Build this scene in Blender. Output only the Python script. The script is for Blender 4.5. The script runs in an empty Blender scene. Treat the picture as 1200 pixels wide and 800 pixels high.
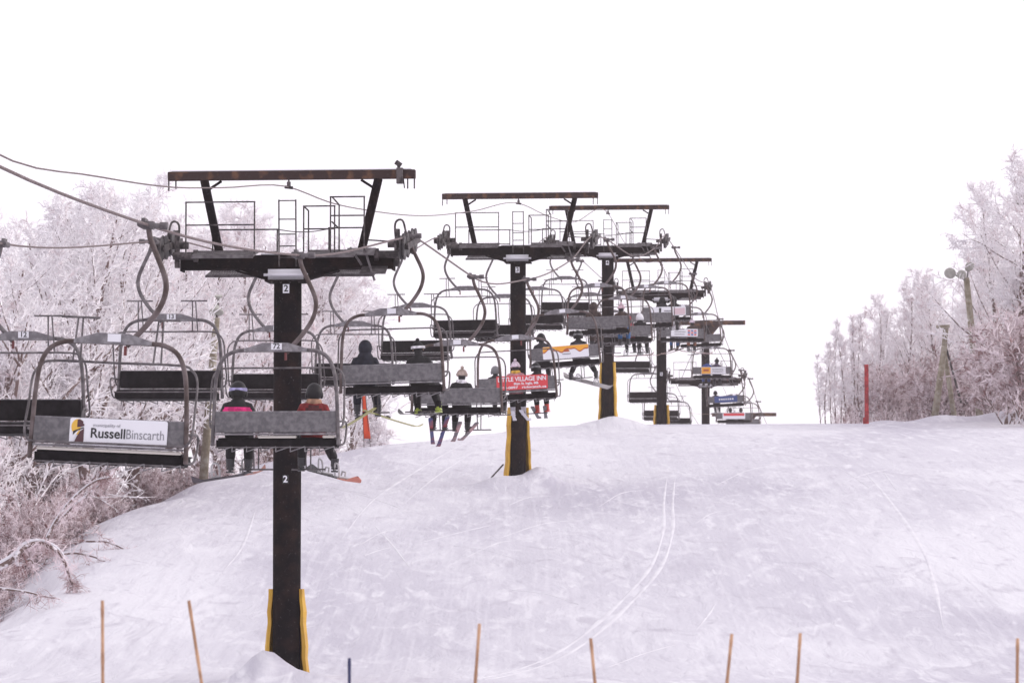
import bpy, bmesh, math, random
import numpy as np
from mathutils import Vector, Matrix, Euler
random.seed(7); np.random.seed(7)
S = bpy.context.scene
COL = S.collection
R = math.radians
F = 4800.0           # focal length in photo pixels (1200 wide)
CZ = 1.6             # eye height
YH = 700.0           # horizon row of the photo

# ------------------------------------------------------------------ camera
cd = bpy.data.cameras.new('camera'); cam = bpy.data.objects.new('camera', cd); COL.objects.link(cam)
cam.location = (0, 0, CZ); cam.rotation_euler = (R(90) + math.atan((YH-400)/F), 0, 0)
cd.sensor_width = 36; cd.lens = 36*F/1200; cd.clip_end = 5000; cd.clip_start = .5
cd.dof.use_dof = True; cd.dof.focus_distance = 74; cd.dof.aperture_fstop = 6.3
S.camera = cam
# ------------------------------------------------------------------ world, sun, exposure
SUN_EL, SUN_AZ = 20, 82     # a veiled sun, low behind the cloud to the right; no clear shadows
w = bpy.data.worlds.new('World'); S.world = w; w.use_nodes = True
nt = w.node_tree; nt.nodes.clear()
sky = nt.nodes.new('ShaderNodeTexSky'); sky.sky_type = 'NISHITA'; sky.sun_disc = False
sky.sun_elevation = R(SUN_EL); sky.sun_rotation = R(SUN_AZ); sky.air_density = 1.0; sky.dust_density = 2.5; sky.ozone_density = 1.0
hs = nt.nodes.new('ShaderNodeHueSaturation'); hs.inputs['Saturation'].default_value = .12
mx = nt.nodes.new('ShaderNodeMix'); mx.data_type = 'RGBA'; mx.inputs[0].default_value = .72
mx.inputs[7].default_value = (22.5, 21.3, 23.3, 1)     # the even white of the overcast
bg = nt.nodes.new('ShaderNodeBackground'); bg.inputs[1].default_value = .06
wo = nt.nodes.new('ShaderNodeOutputWorld')
nt.links.new(sky.outputs[0], hs.inputs['Color']); nt.links.new(hs.outputs[0], mx.inputs[6])
nt.links.new(mx.outputs[2], bg.inputs[0]); nt.links.new(bg.outputs[0], wo.inputs[0])
sd = bpy.data.lights.new('sun', 'SUN'); sd.energy = 1.1; sd.angle = R(28); sd.color = (1, .93, .88)
so = bpy.data.objects.new('sun', sd); COL.objects.link(so)
sv = Vector((math.sin(R(SUN_AZ))*math.cos(R(SUN_EL)), math.cos(R(SUN_AZ))*math.cos(R(SUN_EL)), math.sin(R(SUN_EL))))
so.rotation_euler = sv.to_track_quat('Z', 'Y').to_euler()
S.view_settings.view_transform = 'Standard'; S.view_settings.look = 'None'
S.view_settings.exposure = 0.17; S.view_settings.gamma = 1; S.view_settings.use_curve_mapping = False
S.cycles.volume_step_rate = 4; S.cycles.volume_bounces = 1
S.cycles.max_bounces = 16; S.cycles.diffuse_bounces = 14

# ------------------------------------------------------------------ materials
MATS = {}
def mat(name, col, rough=.6, metal=0, var=.0, vscale=8, col2=None, mixlo=.45, mixhi=.6, bump=0, bscale=20, transl=0, flecks=0, fscale=60, spec=.5):
    if name in MATS: return MATS[name]
    m = bpy.data.materials.new(name); m.use_nodes = True; t = m.node_tree; N = t.nodes; L = t.links
    b = N['Principled BSDF']; b.inputs['Roughness'].default_value = rough; b.inputs['Metallic'].default_value = metal
    b.inputs['Specular IOR Level'].default_value = spec
    tc = N.new('ShaderNodeTexCoord')
    nz = N.new('ShaderNodeTexNoise'); nz.inputs['Scale'].default_value = vscale; nz.inputs['Detail'].default_value = 5
    L.new(tc.outputs['Object'], nz.inputs['Vector'])
    rp = N.new('ShaderNodeValToRGB'); rp.color_ramp.elements[0].position = mixlo; rp.color_ramp.elements[1].position = mixhi
    c = col + (1,) if len(col) == 3 else col
    c2 = col2 if col2 else tuple(min(1, x*(1+var)) for x in col)
    rp.color_ramp.elements[0].color = tuple(x*(1-var) for x in col) + (1,); rp.color_ramp.elements[1].color = tuple(c2) + (1,)
    if not col2 and var == 0: rp.color_ramp.elements[1].color = c; rp.color_ramp.elements[0].color = c
    L.new(nz.outputs['Fac'], rp.inputs[0]); out = rp.outputs[0]
    if flecks:
        vz = N.new('ShaderNodeTexNoise'); vz.inputs['Scale'].default_value = fscale*.45; vz.inputs['Detail'].default_value = 9; vz.inputs['Roughness'].default_value = .75
        L.new(tc.outputs['Object'], vz.inputs['Vector'])
        r2 = N.new('ShaderNodeValToRGB'); r2.color_ramp.elements[0].position = 1-flecks; r2.color_ramp.elements[1].position = 1-flecks+.14
        r2.color_ramp.elements[0].color = (0, 0, 0, 1); L.new(vz.outputs['Fac'], r2.inputs[0])
        mm = N.new('ShaderNodeMix'); mm.data_type = 'RGBA'; mm.inputs[7].default_value = (.09, .08, .09, 1)
        L.new(r2.outputs[0], mm.inputs[0]); L.new(out, mm.inputs[6]); out = mm.outputs[2]
    L.new(out, b.inputs['Base Color'])
    if bump:
        bz = N.new('ShaderNodeTexNoise'); bz.inputs['Scale'].default_value = bscale; bz.inputs['Detail'].default_value = 4
        L.new(tc.outputs['Object'], bz.inputs['Vector'])
        bp = N.new('ShaderNodeBump'); bp.inputs['Strength'].default_value = bump; bp.inputs['Distance'].default_value = .02
        L.new(bz.outputs['Fac'], bp.inputs['Height']); L.new(bp.outputs[0], b.inputs['Normal'])
    if transl:
        tr = N.new('ShaderNodeBsdfTranslucent'); ms = N.new('ShaderNodeMixShader'); ms.inputs[0].default_value = transl
        L.new(out, tr.inputs[0]); L.new(b.outputs[0], ms.inputs[1]); L.new(tr.outputs[0], ms.inputs[2])
        L.new(ms.outputs[0], N['Material Output'].inputs[0])
    MATS[name] = m; return m
M_tower = mat('weathered_steel', (.006, .005, .007), .85, 0, col2=(.02, .012, .011), mixlo=.45, mixhi=.7, vscale=3, bump=.3, flecks=.42, fscale=42, spec=.05)
M_beam = mat('rusty_steel', (.045, .028, .026), .85, 0, col2=(.22, .11, .06), mixlo=.52, mixhi=.74, vscale=3.5, flecks=.42, fscale=45, spec=.25)
M_steel = mat('grey_steel', (.08, .07, .075), .6, .2, col2=(.17, .155, .16), mixlo=.4, mixhi=.65, vscale=9)
M_rust = mat('brown_tube', (.055, .035, .03), .65, .1, col2=(.14, .11, .11), mixlo=.4, mixhi=.62, vscale=4)
M_rail = mat('rail_steel', (.022, .017, .019), .7, 0, col2=(.10, .085, .085), vscale=8)
M_panel = mat('grey_panel', (.10, .096, .103), .75, 0, col2=(.17, .162, .17), mixlo=.4, mixhi=.65, vscale=14, flecks=.36, fscale=60)
M_black = mat('black_vinyl', (.008, .007, .009), .65, 0, col2=(.02, .018, .021), mixlo=.4, mixhi=.7, vscale=7, flecks=.36, fscale=55, spec=.08)
M_plate = mat('galvanised_plate', (.17, .16, .172), .6, .3, col2=(.27, .26, .27), vscale=10)
M_white = mat('white_sign', (.78, .78, .82), .5)
M_ink = mat('black_ink', (.012, .012, .014), .6)
M_greyink = mat('grey_ink', (.22, .22, .24), .6)
M_yellow = mat('yellow_pad', (.62, .36, .03), .55, 0, col2=(.50, .28, .03), mixlo=.4, mixhi=.65, vscale=3, bump=.35, bscale=9)
M_rope = mat('wire_rope', (.13, .10, .10), .7, .0, col2=(.22, .18, .18), vscale=30, spec=.2)
M_snowcap = mat('packed_snow', (.68, .67, .71), .8, bump=.3, bscale=8)
M_rubber = mat('sheave_rubber', (.03, .027, .03), .6, col2=(.07, .06, .06))
M_bark = mat('bark', (.16, .11, .10), .9, 0, col2=(.80, .75, .78), mixlo=.51, mixhi=.60, vscale=5)
M_frost = mat('frosted_twigs', (.97, .93, .955), .9, 0, col2=(.74, .60, .62), mixlo=.52, mixhi=.72, vscale=1.6, spec=.0)
M_frostw = mat('heavily_frosted_twigs', (.975, .945, .97), .9, 0, col2=(.80, .69, .71), mixlo=.54, mixhi=.76, vscale=1.5, spec=.0)
M_brush = mat('reddish_frosted_brush', (.84, .74, .77), .9, 0, col2=(.28, .17, .17), mixlo=.44, mixhi=.62, vscale=2.6, spec=.0)

# ------------------------------------------------------------------ mesh builder
class MB:
    def __init__(s): s.v = []; s.f = []; s.m = []
    def add(s, vs, fs, mi=0):
        o = len(s.v); s.v += [tuple(v) for v in vs]; s.f += [tuple(i+o for i in f) for f in fs]; s.m += [mi]*len(fs)
    def box(s, c, d, rot=None, mi=0, bev=0):
        x, y, z = d[0]/2, d[1]/2, d[2]/2
        if bev:
            bm = bmesh.new(); bmesh.ops.create_cube(bm, size=1); bmesh.ops.scale(bm, vec=d, verts=bm.verts)
            bmesh.ops.bevel(bm, geom=bm.edges[:], offset=bev, segments=2, affect='EDGES')
            vs = [v.co.copy() for v in bm.verts]; bm.verts.index_update(); fs = [[v.index for v in f.verts] for f in bm.faces]; bm.free()
        else:
            vs = [Vector((a*x, b*y, e*z)) for a in (-1, 1) for b in (-1, 1) for e in (-1, 1)]
            fs = [(0,1,3,2), (4,6,7,5), (0,4,5,1), (2,3,7,6), (0,2,6,4), (1,5,7,3)]
        if rot is not None:
            q = Euler(rot).to_matrix(); vs = [q @ v for v in vs]
        s.add([v + Vector(c) for v in vs], fs, mi)
    def bar(s, a, b, wx, wz, mi=0):          # square bar between two points
        a, b = Vector(a), Vector(b); d = (b-a).normalized()
        up = Vector((0, 0, 1)) if abs(d.z) < .9 else Vector((0, 1, 0))
        x = d.cross(up).normalized(); z = x.cross(d)
        vs = []
        for p in (a, b):
            for i, j in ((-1,-1), (1,-1), (1,1), (-1,1)): vs.append(p + x*i*wx/2 + z*j*wz/2)
        s.add(vs, [(0,1,2,3), (7,6,5,4), (0,4,5,1), (1,5,6,2), (2,6,7,3), (3,7,4,0)], mi)
    def tube(s, pts, r, n=8, cap=True, mi=0):
        pts = [Vector(p) for p in pts]; k = len(pts); rr = r if hasattr(r, '__len__') else [r]*k
        prev = None; vs = []
        for i, p in enumerate(pts):
            t = (pts[min(i+1, k-1)] - pts[max(i-1, 0)]).normalized()
            if prev is None:
                a = Vector((0, 0, 1)) if abs(t.z) < .9 else Vector((1, 0, 0)); x = t.cross(a).normalized()
            else:
                x = (prev - t*prev.dot(t)).normalized()
            prev = x; y = t.cross(x)
            for j in range(n):
                an = 2*math.pi*j/n; vs.append(p + x*math.cos(an)*rr[i] + y*math.sin(an)*rr[i])
        fs = [(i*n+j, i*n+(j+1) % n, (i+1)*n+(j+1) % n, (i+1)*n+j) for i in range(k-1) for j in range(n)]
        if cap: fs += [tuple(range(n))[::-1], tuple((k-1)*n+j for j in range(n))]
        s.add(vs, fs, mi)
    def cyl(s, a, b, r, n=16, mi=0): s.tube([a, b], r, n, True, mi)
    def prism(s, poly, y0, y1, mi=0):        # poly in xz, extruded along y
        n = len(poly); vs = [(x, y0, z) for x, z in poly] + [(x, y1, z) for x, z in poly]
        s.add(vs, [tuple(range(n)), tuple(range(2*n-1, n-1, -1))] + [(i, i+n, (i+1) % n+n, (i+1) % n) for i in range(n)], mi)
    def lathe(s, prof, n=24, mi=0, a0=0, a1=2*math.pi, c=(0, 0, 0)):
        full = abs(a1-a0-2*math.pi) < 1e-6; m = n if full else n+1; k = len(prof)
        vs = [(c[0]+r*math.cos(a0+(a1-a0)*j/n), c[1]+r*math.sin(a0+(a1-a0)*j/n), c[2]+z) for r, z in prof for j in range(m)]
        fs = [(i*m+j, i*m+(j+1) % m, (i+1)*m+(j+1) % m, (i+1)*m+j) for i in range(k-1) for j in range(n if full else m-1)]
        s.add(vs, fs, mi)
    def ell(s, c, r, n=14, mi=0, zmin=-1):
        prof = [(math.sin(math.pi*i/(n//2*1.0)), -math.cos(math.pi*i/(n//2))) for i in range(n//2+1)]
        prof = [(a, b) for a, b in prof if b >= zmin-1e-6]
        m = n; vs = [(c[0]+a*math.cos(2*math.pi*j/m)*r[0], c[1]+a*math.sin(2*math.pi*j/m)*r[1], c[2]+b*r[2]) for a, b in prof for j in range(m)]
        fs = [(i*m+j, i*m+(j+1) % m, (i+1)*m+(j+1) % m, (i+1)*m+j) for i in range(len(prof)-1) for j in range(m)]
        s.add(vs, fs, mi)
    def mesh(s, name, mats, smooth=False):
        me = bpy.data.meshes.new(name); me.from_pydata(s.v, [], s.f)
        for m in (mats if isinstance(mats, (list, tuple)) else [mats]): me.materials.append(m)
        if any(s.m): me.polygons.foreach_set('material_index', s.m)
        bm = bmesh.new(); bm.from_mesh(me); bmesh.ops.recalc_face_normals(bm, faces=bm.faces); bm.to_mesh(me); bm.free()
        if smooth: me.shade_smooth()
        return me
    def build(s, name, mats, parent=None, smooth=False, loc=None):
        o = bpy.data.objects.new(name, s.mesh(name, mats, smooth)); COL.objects.link(o)
        if parent: o.parent = parent
        if loc is not None: o.location = loc
        return o
def tag(o, label=None, cat=None, group=None, kind=None):
    if label: o['label'] = label
    if cat: o['category'] = cat
    if group: o['group'] = group
    if kind: o['kind'] = kind
    return o
def empty(name, loc=(0, 0, 0), rot=(0, 0, 0)):
    o = bpy.data.objects.new(name, None); COL.objects.link(o); o.location = loc; o.rotation_euler = rot; o.empty_display_size = .3; return o
KIDS = {}
def copy_tree(o, parent=None):
    c = o.copy(); COL.objects.link(c)
    if parent: c.parent = parent
    for ch in list(o.children): copy_tree(ch, c)
    return c
def smooth_path(pts, n=6):
    pts = [Vector(p) for p in pts]; out = []
    P = [pts[0]*2-pts[1]] + pts + [pts[-1]*2-pts[-2]]
    for i in range(1, len(P)-2):
        for k in range(n):
            t = k/n; a, b, c, d = P[i-1], P[i], P[i+1], P[i+2]
            out.append(.5*((2*b)+(-a+c)*t+(2*a-5*b+4*c-d)*t*t+(-a+3*b-3*c+d)*t**3))
    out.append(pts[-1]); return out
def text_obj(s, size, material, parent, loc, rot=(R(90), 0, 0), sx=1, name='lettering', bold=0, align='CENTER', extr=.002, fit=None):
    cu = bpy.data.curves.new('lettering', 'FONT'); cu.body = s; cu.size = size; cu.extrude = extr; cu.offset = bold
    cu.align_x = align; cu.align_y = 'CENTER'
    o = bpy.data.objects.new('tmp', cu); COL.objects.link(o); bpy.context.view_layer.update()
    me = bpy.data.meshes.new_from_object(o.evaluated_get(bpy.context.evaluated_depsgraph_get())); me.name = name
    bpy.data.objects.remove(o); me.materials.clear(); me.materials.append(material)
    r = bpy.data.objects.new(name, me); COL.objects.link(r); r.parent = parent; r.location = loc; r.rotation_euler = rot; r.scale = (sx, 1, 1)
    if fit: xs = [v_.co.x for v_ in me.vertices]; r.scale = (fit/(max(xs)-min(xs)), 1, 1)
    return r
def pchip(xs, ys):
    xs, ys = np.array(xs, float), np.array(ys, float); h = np.diff(xs); d = np.diff(ys)/h; m = np.zeros(len(xs))
    for i in range(1, len(xs)-1):
        if d[i-1]*d[i] > 0: m[i] = 2*d[i-1]*d[i]/(d[i-1]+d[i])
    m[0], m[-1] = d[0], d[-1]
    def f(x):
        x = np.clip(np.asarray(x, float), xs[0], xs[-1]); i = np.clip(np.searchsorted(xs, x)-1, 0, len(xs)-2); t = (x-xs[i])/h[i]
        return (2*t**3-3*t**2+1)*ys[i]+(t**3-2*t**2+t)*h[i]*m[i]+(-2*t**3+3*t**2)*ys[i+1]+(t**3-t**2)*h[i]*m[i+1]
    return f
def PX(x, y, d): return Vector(((x-600)*d/F, d, CZ+(YH-y)*d/F))     # photo position at a distance -> world point

# ------------------------------------------------------------------ the slope
prof = pchip([-120, 0, 55, 70, 80, 92, 104, 126, 145, 164, 185, 200, 244, 320, 420, 700],
             [-1.5, -1.5, -1.6, -1.68, -1.56, -.42, 1.0, 3.42, 5.25, 6.7, 7.80, 8.3, 8.8, 8.7, 5, -15])
edge = pchip([-120, 60, 88, 108, 127, 145, 165, 185, 210, 300, 700], [-18, -13, -11.0, -10.6, -9.8, -5.1, .3, 3.3, 5, 8, 10])
A_LINE = math.atan(.09625)
def line_x(d): return .09625*d-11.94
TOW = {2: 79, 3: 126, 4: 164, 5: 200, 6: 244, 7: 302}
mounds = [(line_x(79)-.36, 78.1, .60, .50, .75), (line_x(79)+.5, 78.0, .15, .5, .5), (line_x(79)+.1, 79.6, .10, .8, .8), (line_x(126)+.1, 125.5, .30, 1.3, 1.4), (line_x(126)+.7, 126, .40, .5, .7), (line_x(126)-.7, 124.8, .2, .7, .8),
          (line_x(164)+.15, 163.4, .50, .75, 1), (line_x(164)+1.1, 163.8, .28, .8, 1), (line_x(164)-.9, 163.6, .25, .7, 1), (19.2, 183, .35, 1.2, 2), (22, 182, .5, 1.6, 2), (24.5, 180, .6, 2, 2.5), (17, 186, .15, .8, 2)]
rs = np.random.RandomState(3)
waves = [(rs.uniform(.02, .9), rs.uniform(.02, .5), rs.uniform(0, 6.28)) for _ in range(26)]
def ground(X, Y):
    X = np.asarray(X, float); Y = np.asarray(Y, float)
    z = prof(Y); e = edge(Y)
    s = np.maximum(0, e + .5*np.sin(Y*.21) + .25*np.sin(Y*.63) - X)
    z = z - 3.2*(1-np.exp(-(s/4.0)**1.45))
    z = z + .012*np.clip(X-8, 0, 60)*(Y > 60)*np.clip((Y-60)/80, 0, 1)*.5 - .0016*np.clip(s-12, 0, 200)
    n = 0
    for a, b, p in waves: n = n + np.sin(a*X*1.3+b*Y+p)/(1+6*(a+b))
    z = z + .018*n*np.clip(1, 0, 1) + np.clip(s/3, 0, 1)*.10*(np.sin(X*1.9+Y*.7)+np.sin(Y*1.3-X*.8)+np.sin(2.9*X+1.1*Y+2))*.6
    for mx_, my, h, wx, wy in mounds: z = z + h*np.exp(-((X-mx_)/wx)**2-((Y-my)/wy)**2)
    return z + CZ
def gz(x, y): return float(ground(x, y))
def axis(parts):
    out = []
    for a, b, st in parts: out += list(np.arange(a, b, st))
    return np.array(out + [parts[-1][1]])
gx = axis([(-600, -100, 40), (-100, -30, 5), (-30, -12, .5), (-12, 9, .22), (9, 30, .45), (30, 100, 5), (100, 600, 40)])
gy = axis([(-120, 20, 10), (20, 70, 2), (70, 90, .3), (90, 130, .4), (130, 200, .45), (200, 320, 4), (320, 700, 20)])
GX, GY = np.meshgrid(gx, gy); GZ = ground(GX, GY)
nx, ny = len(gx), len(gy)
me = bpy.data.meshes.new('snow_slope')
vs = np.stack([GX.ravel(), GY.ravel(), GZ.ravel()], 1)
I, J = np.meshgrid(np.arange(nx-1), np.arange(ny-1)); q = (J*nx+I).ravel()
fs = np.stack([q, q+1, q+nx+1, q+nx], 1)
me.vertices.add(len(vs)); me.vertices.foreach_set('co', vs.ravel()); me.loops.add(fs.size); me.loops.foreach_set('vertex_index', fs.ravel())
me.polygons.add(len(fs)); me.polygons.foreach_set('loop_start', np.arange(0, fs.size, 4)); me.polygons.foreach_set('loop_total', np.full(len(fs), 4))
me.update(); me.validate(); me.shade_smooth()
sn = bpy.data.materials.new('snow'); sn.use_nodes = True; t = sn.node_tree; N = t.nodes; L = t.links; b = N['Principled BSDF']
b.inputs['Roughness'].default_value = .75; b.inputs['Specular IOR Level'].default_value = .3
tc = N.new('ShaderNodeTexCoord')
def noise(scale, detail=5, sc=(1, 1, 1), rot=0, dist=0):
    mp = N.new('ShaderNodeMapping'); mp.inputs['Scale'].default_value = sc; mp.inputs['Rotation'].default_value = (0, 0, rot)
    n = N.new('ShaderNodeTexNoise'); n.inputs['Scale'].default_value = scale; n.inputs['Detail'].default_value = detail; n.inputs['Distortion'].default_value = dist
    L.new(tc.outputs['Object'], mp.inputs[0]); L.new(mp.outputs[0], n.inputs['Vector']); return n.outputs['Fac']
def ramp(src, lo, hi, c0=(0, 0, 0, 1), c1=(1, 1, 1, 1)):
    r_ = N.new('ShaderNodeValToRGB'); r_.color_ramp.elements[0].position = lo; r_.color_ramp.elements[1].position = hi
    r_.color_ramp.elements[0].color = c0; r_.color_ramp.elements[1].color = c1; L.new(src, r_.inputs[0]); return r_.outputs[0]
def mixc(fac, a, bcol):
    m_ = N.new('ShaderNodeMix'); m_.data_type = 'RGBA'; L.new(fac, m_.inputs[0])
    if hasattr(a, 'links'): L.new(a, m_.inputs[6])
    else: m_.inputs[6].default_value = a
    if hasattr(bcol, 'links'): L.new(bcol, m_.inputs[7])
    else: m_.inputs[7].default_value = bcol
    return m_.outputs[2]
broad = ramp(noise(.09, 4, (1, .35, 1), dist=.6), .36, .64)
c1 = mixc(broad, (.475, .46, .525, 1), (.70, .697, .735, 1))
streak = ramp(noise(1.1, 8, (1, .22, 1), R(28), 1.2), .52, .80)      # skied-off powder streaks
c2 = mixc(streak, c1, (.76, .758, .79, 1))
streak2 = ramp(noise(2.4, 7, (1, .16, 1), R(-38), 1.0), .56, .78)
c3 = mixc(streak2, c2, (.76, .758, .79, 1))
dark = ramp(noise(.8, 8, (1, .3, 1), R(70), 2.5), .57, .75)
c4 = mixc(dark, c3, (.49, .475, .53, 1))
for k_, (sc_, rt, lo_, hi_) in enumerate((((5, .07, 1), 34, .57, .74), ((6, .08, 1), -42, .57, .74), ((5, .06, 1), 58, .57, .74), ((4, .06, 1), -64, .56, .74), ((7, .06, 1), 12, .62, .76))):
    scr = ramp(noise(.9, 4, sc_, R(rt), .35), lo_, hi_, c1=(.36, .36, .36, 1))          # old ski scratches crossing the run
    c4 = mixc(scr, c4, (.72, .715, .755, 1) if k_ % 2 == 0 else (.69, .685, .725, 1))
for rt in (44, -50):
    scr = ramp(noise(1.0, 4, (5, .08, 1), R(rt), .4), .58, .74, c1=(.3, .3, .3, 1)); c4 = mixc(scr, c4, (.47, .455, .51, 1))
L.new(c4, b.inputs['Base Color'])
ad = N.new('ShaderNodeMath'); ad.operation = 'ADD'; L.new(noise(3.2, 8, (1, .25, 1), R(25), 1.5), ad.inputs[0])
ml = N.new('ShaderNodeMath'); ml.operation = 'MULTIPLY'; ml.inputs[1].default_value = 3.0; L.new(noise(.55, 6, (1, .4, 1), R(-30), 1), ml.inputs[0]); L.new(ml.outputs[0], ad.inputs[1])
bp = N.new('ShaderNodeBump'); bp.inputs['Strength'].default_value = .55; bp.inputs['Distance'].default_value = .06
L.new(ad.outputs[0], bp.inputs['Height']); L.new(bp.outputs[0], b.inputs['Normal'])
me.materials.append(sn)
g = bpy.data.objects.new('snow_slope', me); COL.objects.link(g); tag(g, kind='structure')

# ski tracks: low ridges of thrown snow
def ground_pt_at_px(x, y):
    lo = 60.0; d = lo
    while d < 205:
        X = (x-600)*d/F
        if CZ+(YH-y)*d/F <= gz(X, d): return (X, d)
        d += .4
    return None
M_track = mat('thrown_snow', (.71, .705, .74), .8, col2=(.61, .60, .645), mixlo=.42, mixhi=.6, vscale=.9)
def track(pxs, wid=.10, h=.010, label=None, twin=0, name='ski_track'):
    pts = [ground_pt_at_px(*p) for p in pxs]; pts = [Vector((p[0], p[1], 0)) for p in pts if p]
    pts = smooth_path(pts, 14); m = MB()
    for off in ([-twin/2, twin/2] if twin else [0]):
        k = len(pts); vs = []
        for i, p in enumerate(pts):
            tdir = (pts[min(i+1, k-1)]-pts[max(i-1, 0)]).normalized(); nrm = Vector((-tdir.y, tdir.x, 0))
            ww = wid*(.75+.2*math.sin(i*.33)+.15*math.sin(i*.11+1))*min(1, .05+i/16, .05+(k-1-i)/16)
            for q_, hh in ((-1, -.004), (-.35, h), (.35, h), (1, -.004)):
                c = p+nrm*(off+q_*ww/2); vs.append((c.x, c.y, gz(c.x, c.y)+hh))
        m.add(vs, [(i*4+j, i*4+j+1, (i+1)*4+j+1, (i+1)*4+j) for i in range(k-1) for j in range(3)])
    o = m.build(name, M_track, smooth=True); tag(o, label, None, None, 'structure'); return o
track([(786, 560), (783, 590), (782, 625), (768, 665), (728, 712), (690, 745), (640, 775), (560, 796)], .16, .010, twin=.26)
track([(1012, 553), (1040, 585), (1078, 640), (1095, 690), (1104, 738)], .20, .010)
track([(1035, 553), (1050, 575)], .26, .010)
track([(838, 708), (828, 724), (815, 740)], .14, .010)
track([(545, 520), (500, 545), (440, 585), (400, 632)], .18, .010)
track([(560, 527), (510, 560), (475, 590)], .16, .010)
track([(300, 597), (285, 640), (262, 672)], .18, .010)
track([(440, 618), (460, 640), (480, 665)], .14, .010)
for i in range(20):
    x0 = random.uniform(330, 1190); y0 = random.uniform(520, 770); L_ = random.uniform(30, 110); s_ = random.choice((-1, 1))
    track([(x0, y0), (x0+s_*L_*.5, y0+L_*random.uniform(.04, .12)), (x0+s_*L_, y0+L_*random.uniform(.18, .4))], random.uniform(.05, .11), .010)

# ------------------------------------------------------------------ haze
hb = MB(); hb.box((0, 290, 15), (1300, 900, 62))
hz = hb.build('haze', []); hz.data.materials.clear()
hm = bpy.data.materials.new('haze'); hm.use_nodes = True; hm.node_tree.nodes.remove(hm.node_tree.nodes['Principled BSDF'])
pv = hm.node_tree.nodes.new('ShaderNodeVolumePrincipled'); pv.inputs['Color'].default_value = (1, .905, .875, 1); pv.inputs['Density'].default_value = .00025
hm.node_tree.links.new(pv.outputs[0], hm.node_tree.nodes['Material Output'].inputs['Volume'])
hz.data.materials.append(hm); tag(hz, kind='stuff')

# ------------------------------------------------------------------ lift towers
def lp(d, off, z): return Vector((line_x(d)+off*math.cos(A_LINE), d-off*math.sin(A_LINE), z))
ARMZ = {2: CZ+393*79/F, 3: CZ+407*126/F, 4: CZ+408*164/F, 5: CZ+355*200/F, 6: CZ+253*244/F, 7: CZ+176*302/F}
GAUGE = 2.35
def sheaves(side, root):
    a = MB(); a.cyl((side*1.95, 0, .34), (side*(GAUGE+.1), 0, .34), .07, 10)
    a.bar((side*GAUGE+.10, -1.0, .20), (side*GAUGE+.10, 1.0, .52), .03, .12); a.bar((side*GAUGE-.13, -1.0, .20), (side*GAUGE-.13, 1.0, .52), .03, .12)
    for yy in (-.62, .62): a.bar((side*GAUGE-.13, yy-.35, .3+yy*.06), (side*GAUGE-.13, yy+.35, .32+yy*.06), .06, .16)
    a.bar((side*GAUGE-.2*side, -.1, -.1), (side*GAUGE-.2*side, -.1, .62), .08, .14)
    a.cyl((side*1.75, -.25, .12), (side*2.2, -.25, .12), .075, 12); a.cyl((side*1.72, -.25, .12), (side*1.80, -.25, .12), .12, 12)
    a.tube(smooth_path([(side*GAUGE-.22*side, -.15, .3), (side*GAUGE-.24*side, -.15, .72), (side*GAUGE-.1*side, -.15, .78), (side*GAUGE-.02*side, -.15, .5)]), .022, 6)
    ab = a.build('sheave_frame', M_rail, root)
    for k, yy in enumerate((-.88, -.36, .36, .88)):
        wz = .38+yy*.17-.02
        m = MB(); x0 = side*GAUGE
        pr = [(.03, -.05), (.18, -.05), (.235, -.045), (.235, -.02), (.205, 0), (.235, .02), (.235, .045), (.18, .05), (.03, .05)]
        vs = []; n = 20
        for r_, u in pr:
            for j in range(n): an = 2*math.pi*j/n; vs.append((x0+u, yy+r_*math.cos(an), wz-.02+r_*math.sin(an)))
        m.add(vs, [(i*n+j, i*n+(j+1) % n, (i+1)*n+(j+1) % n, (i+1)*n+j) for i in range(len(pr)-1) for j in range(n)])
        m.cyl((x0-.09, yy, wz-.02), (x0+.09, yy, wz-.02), .035, 10)
        m.build('sheave', M_rubber, root, smooth=False)
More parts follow.
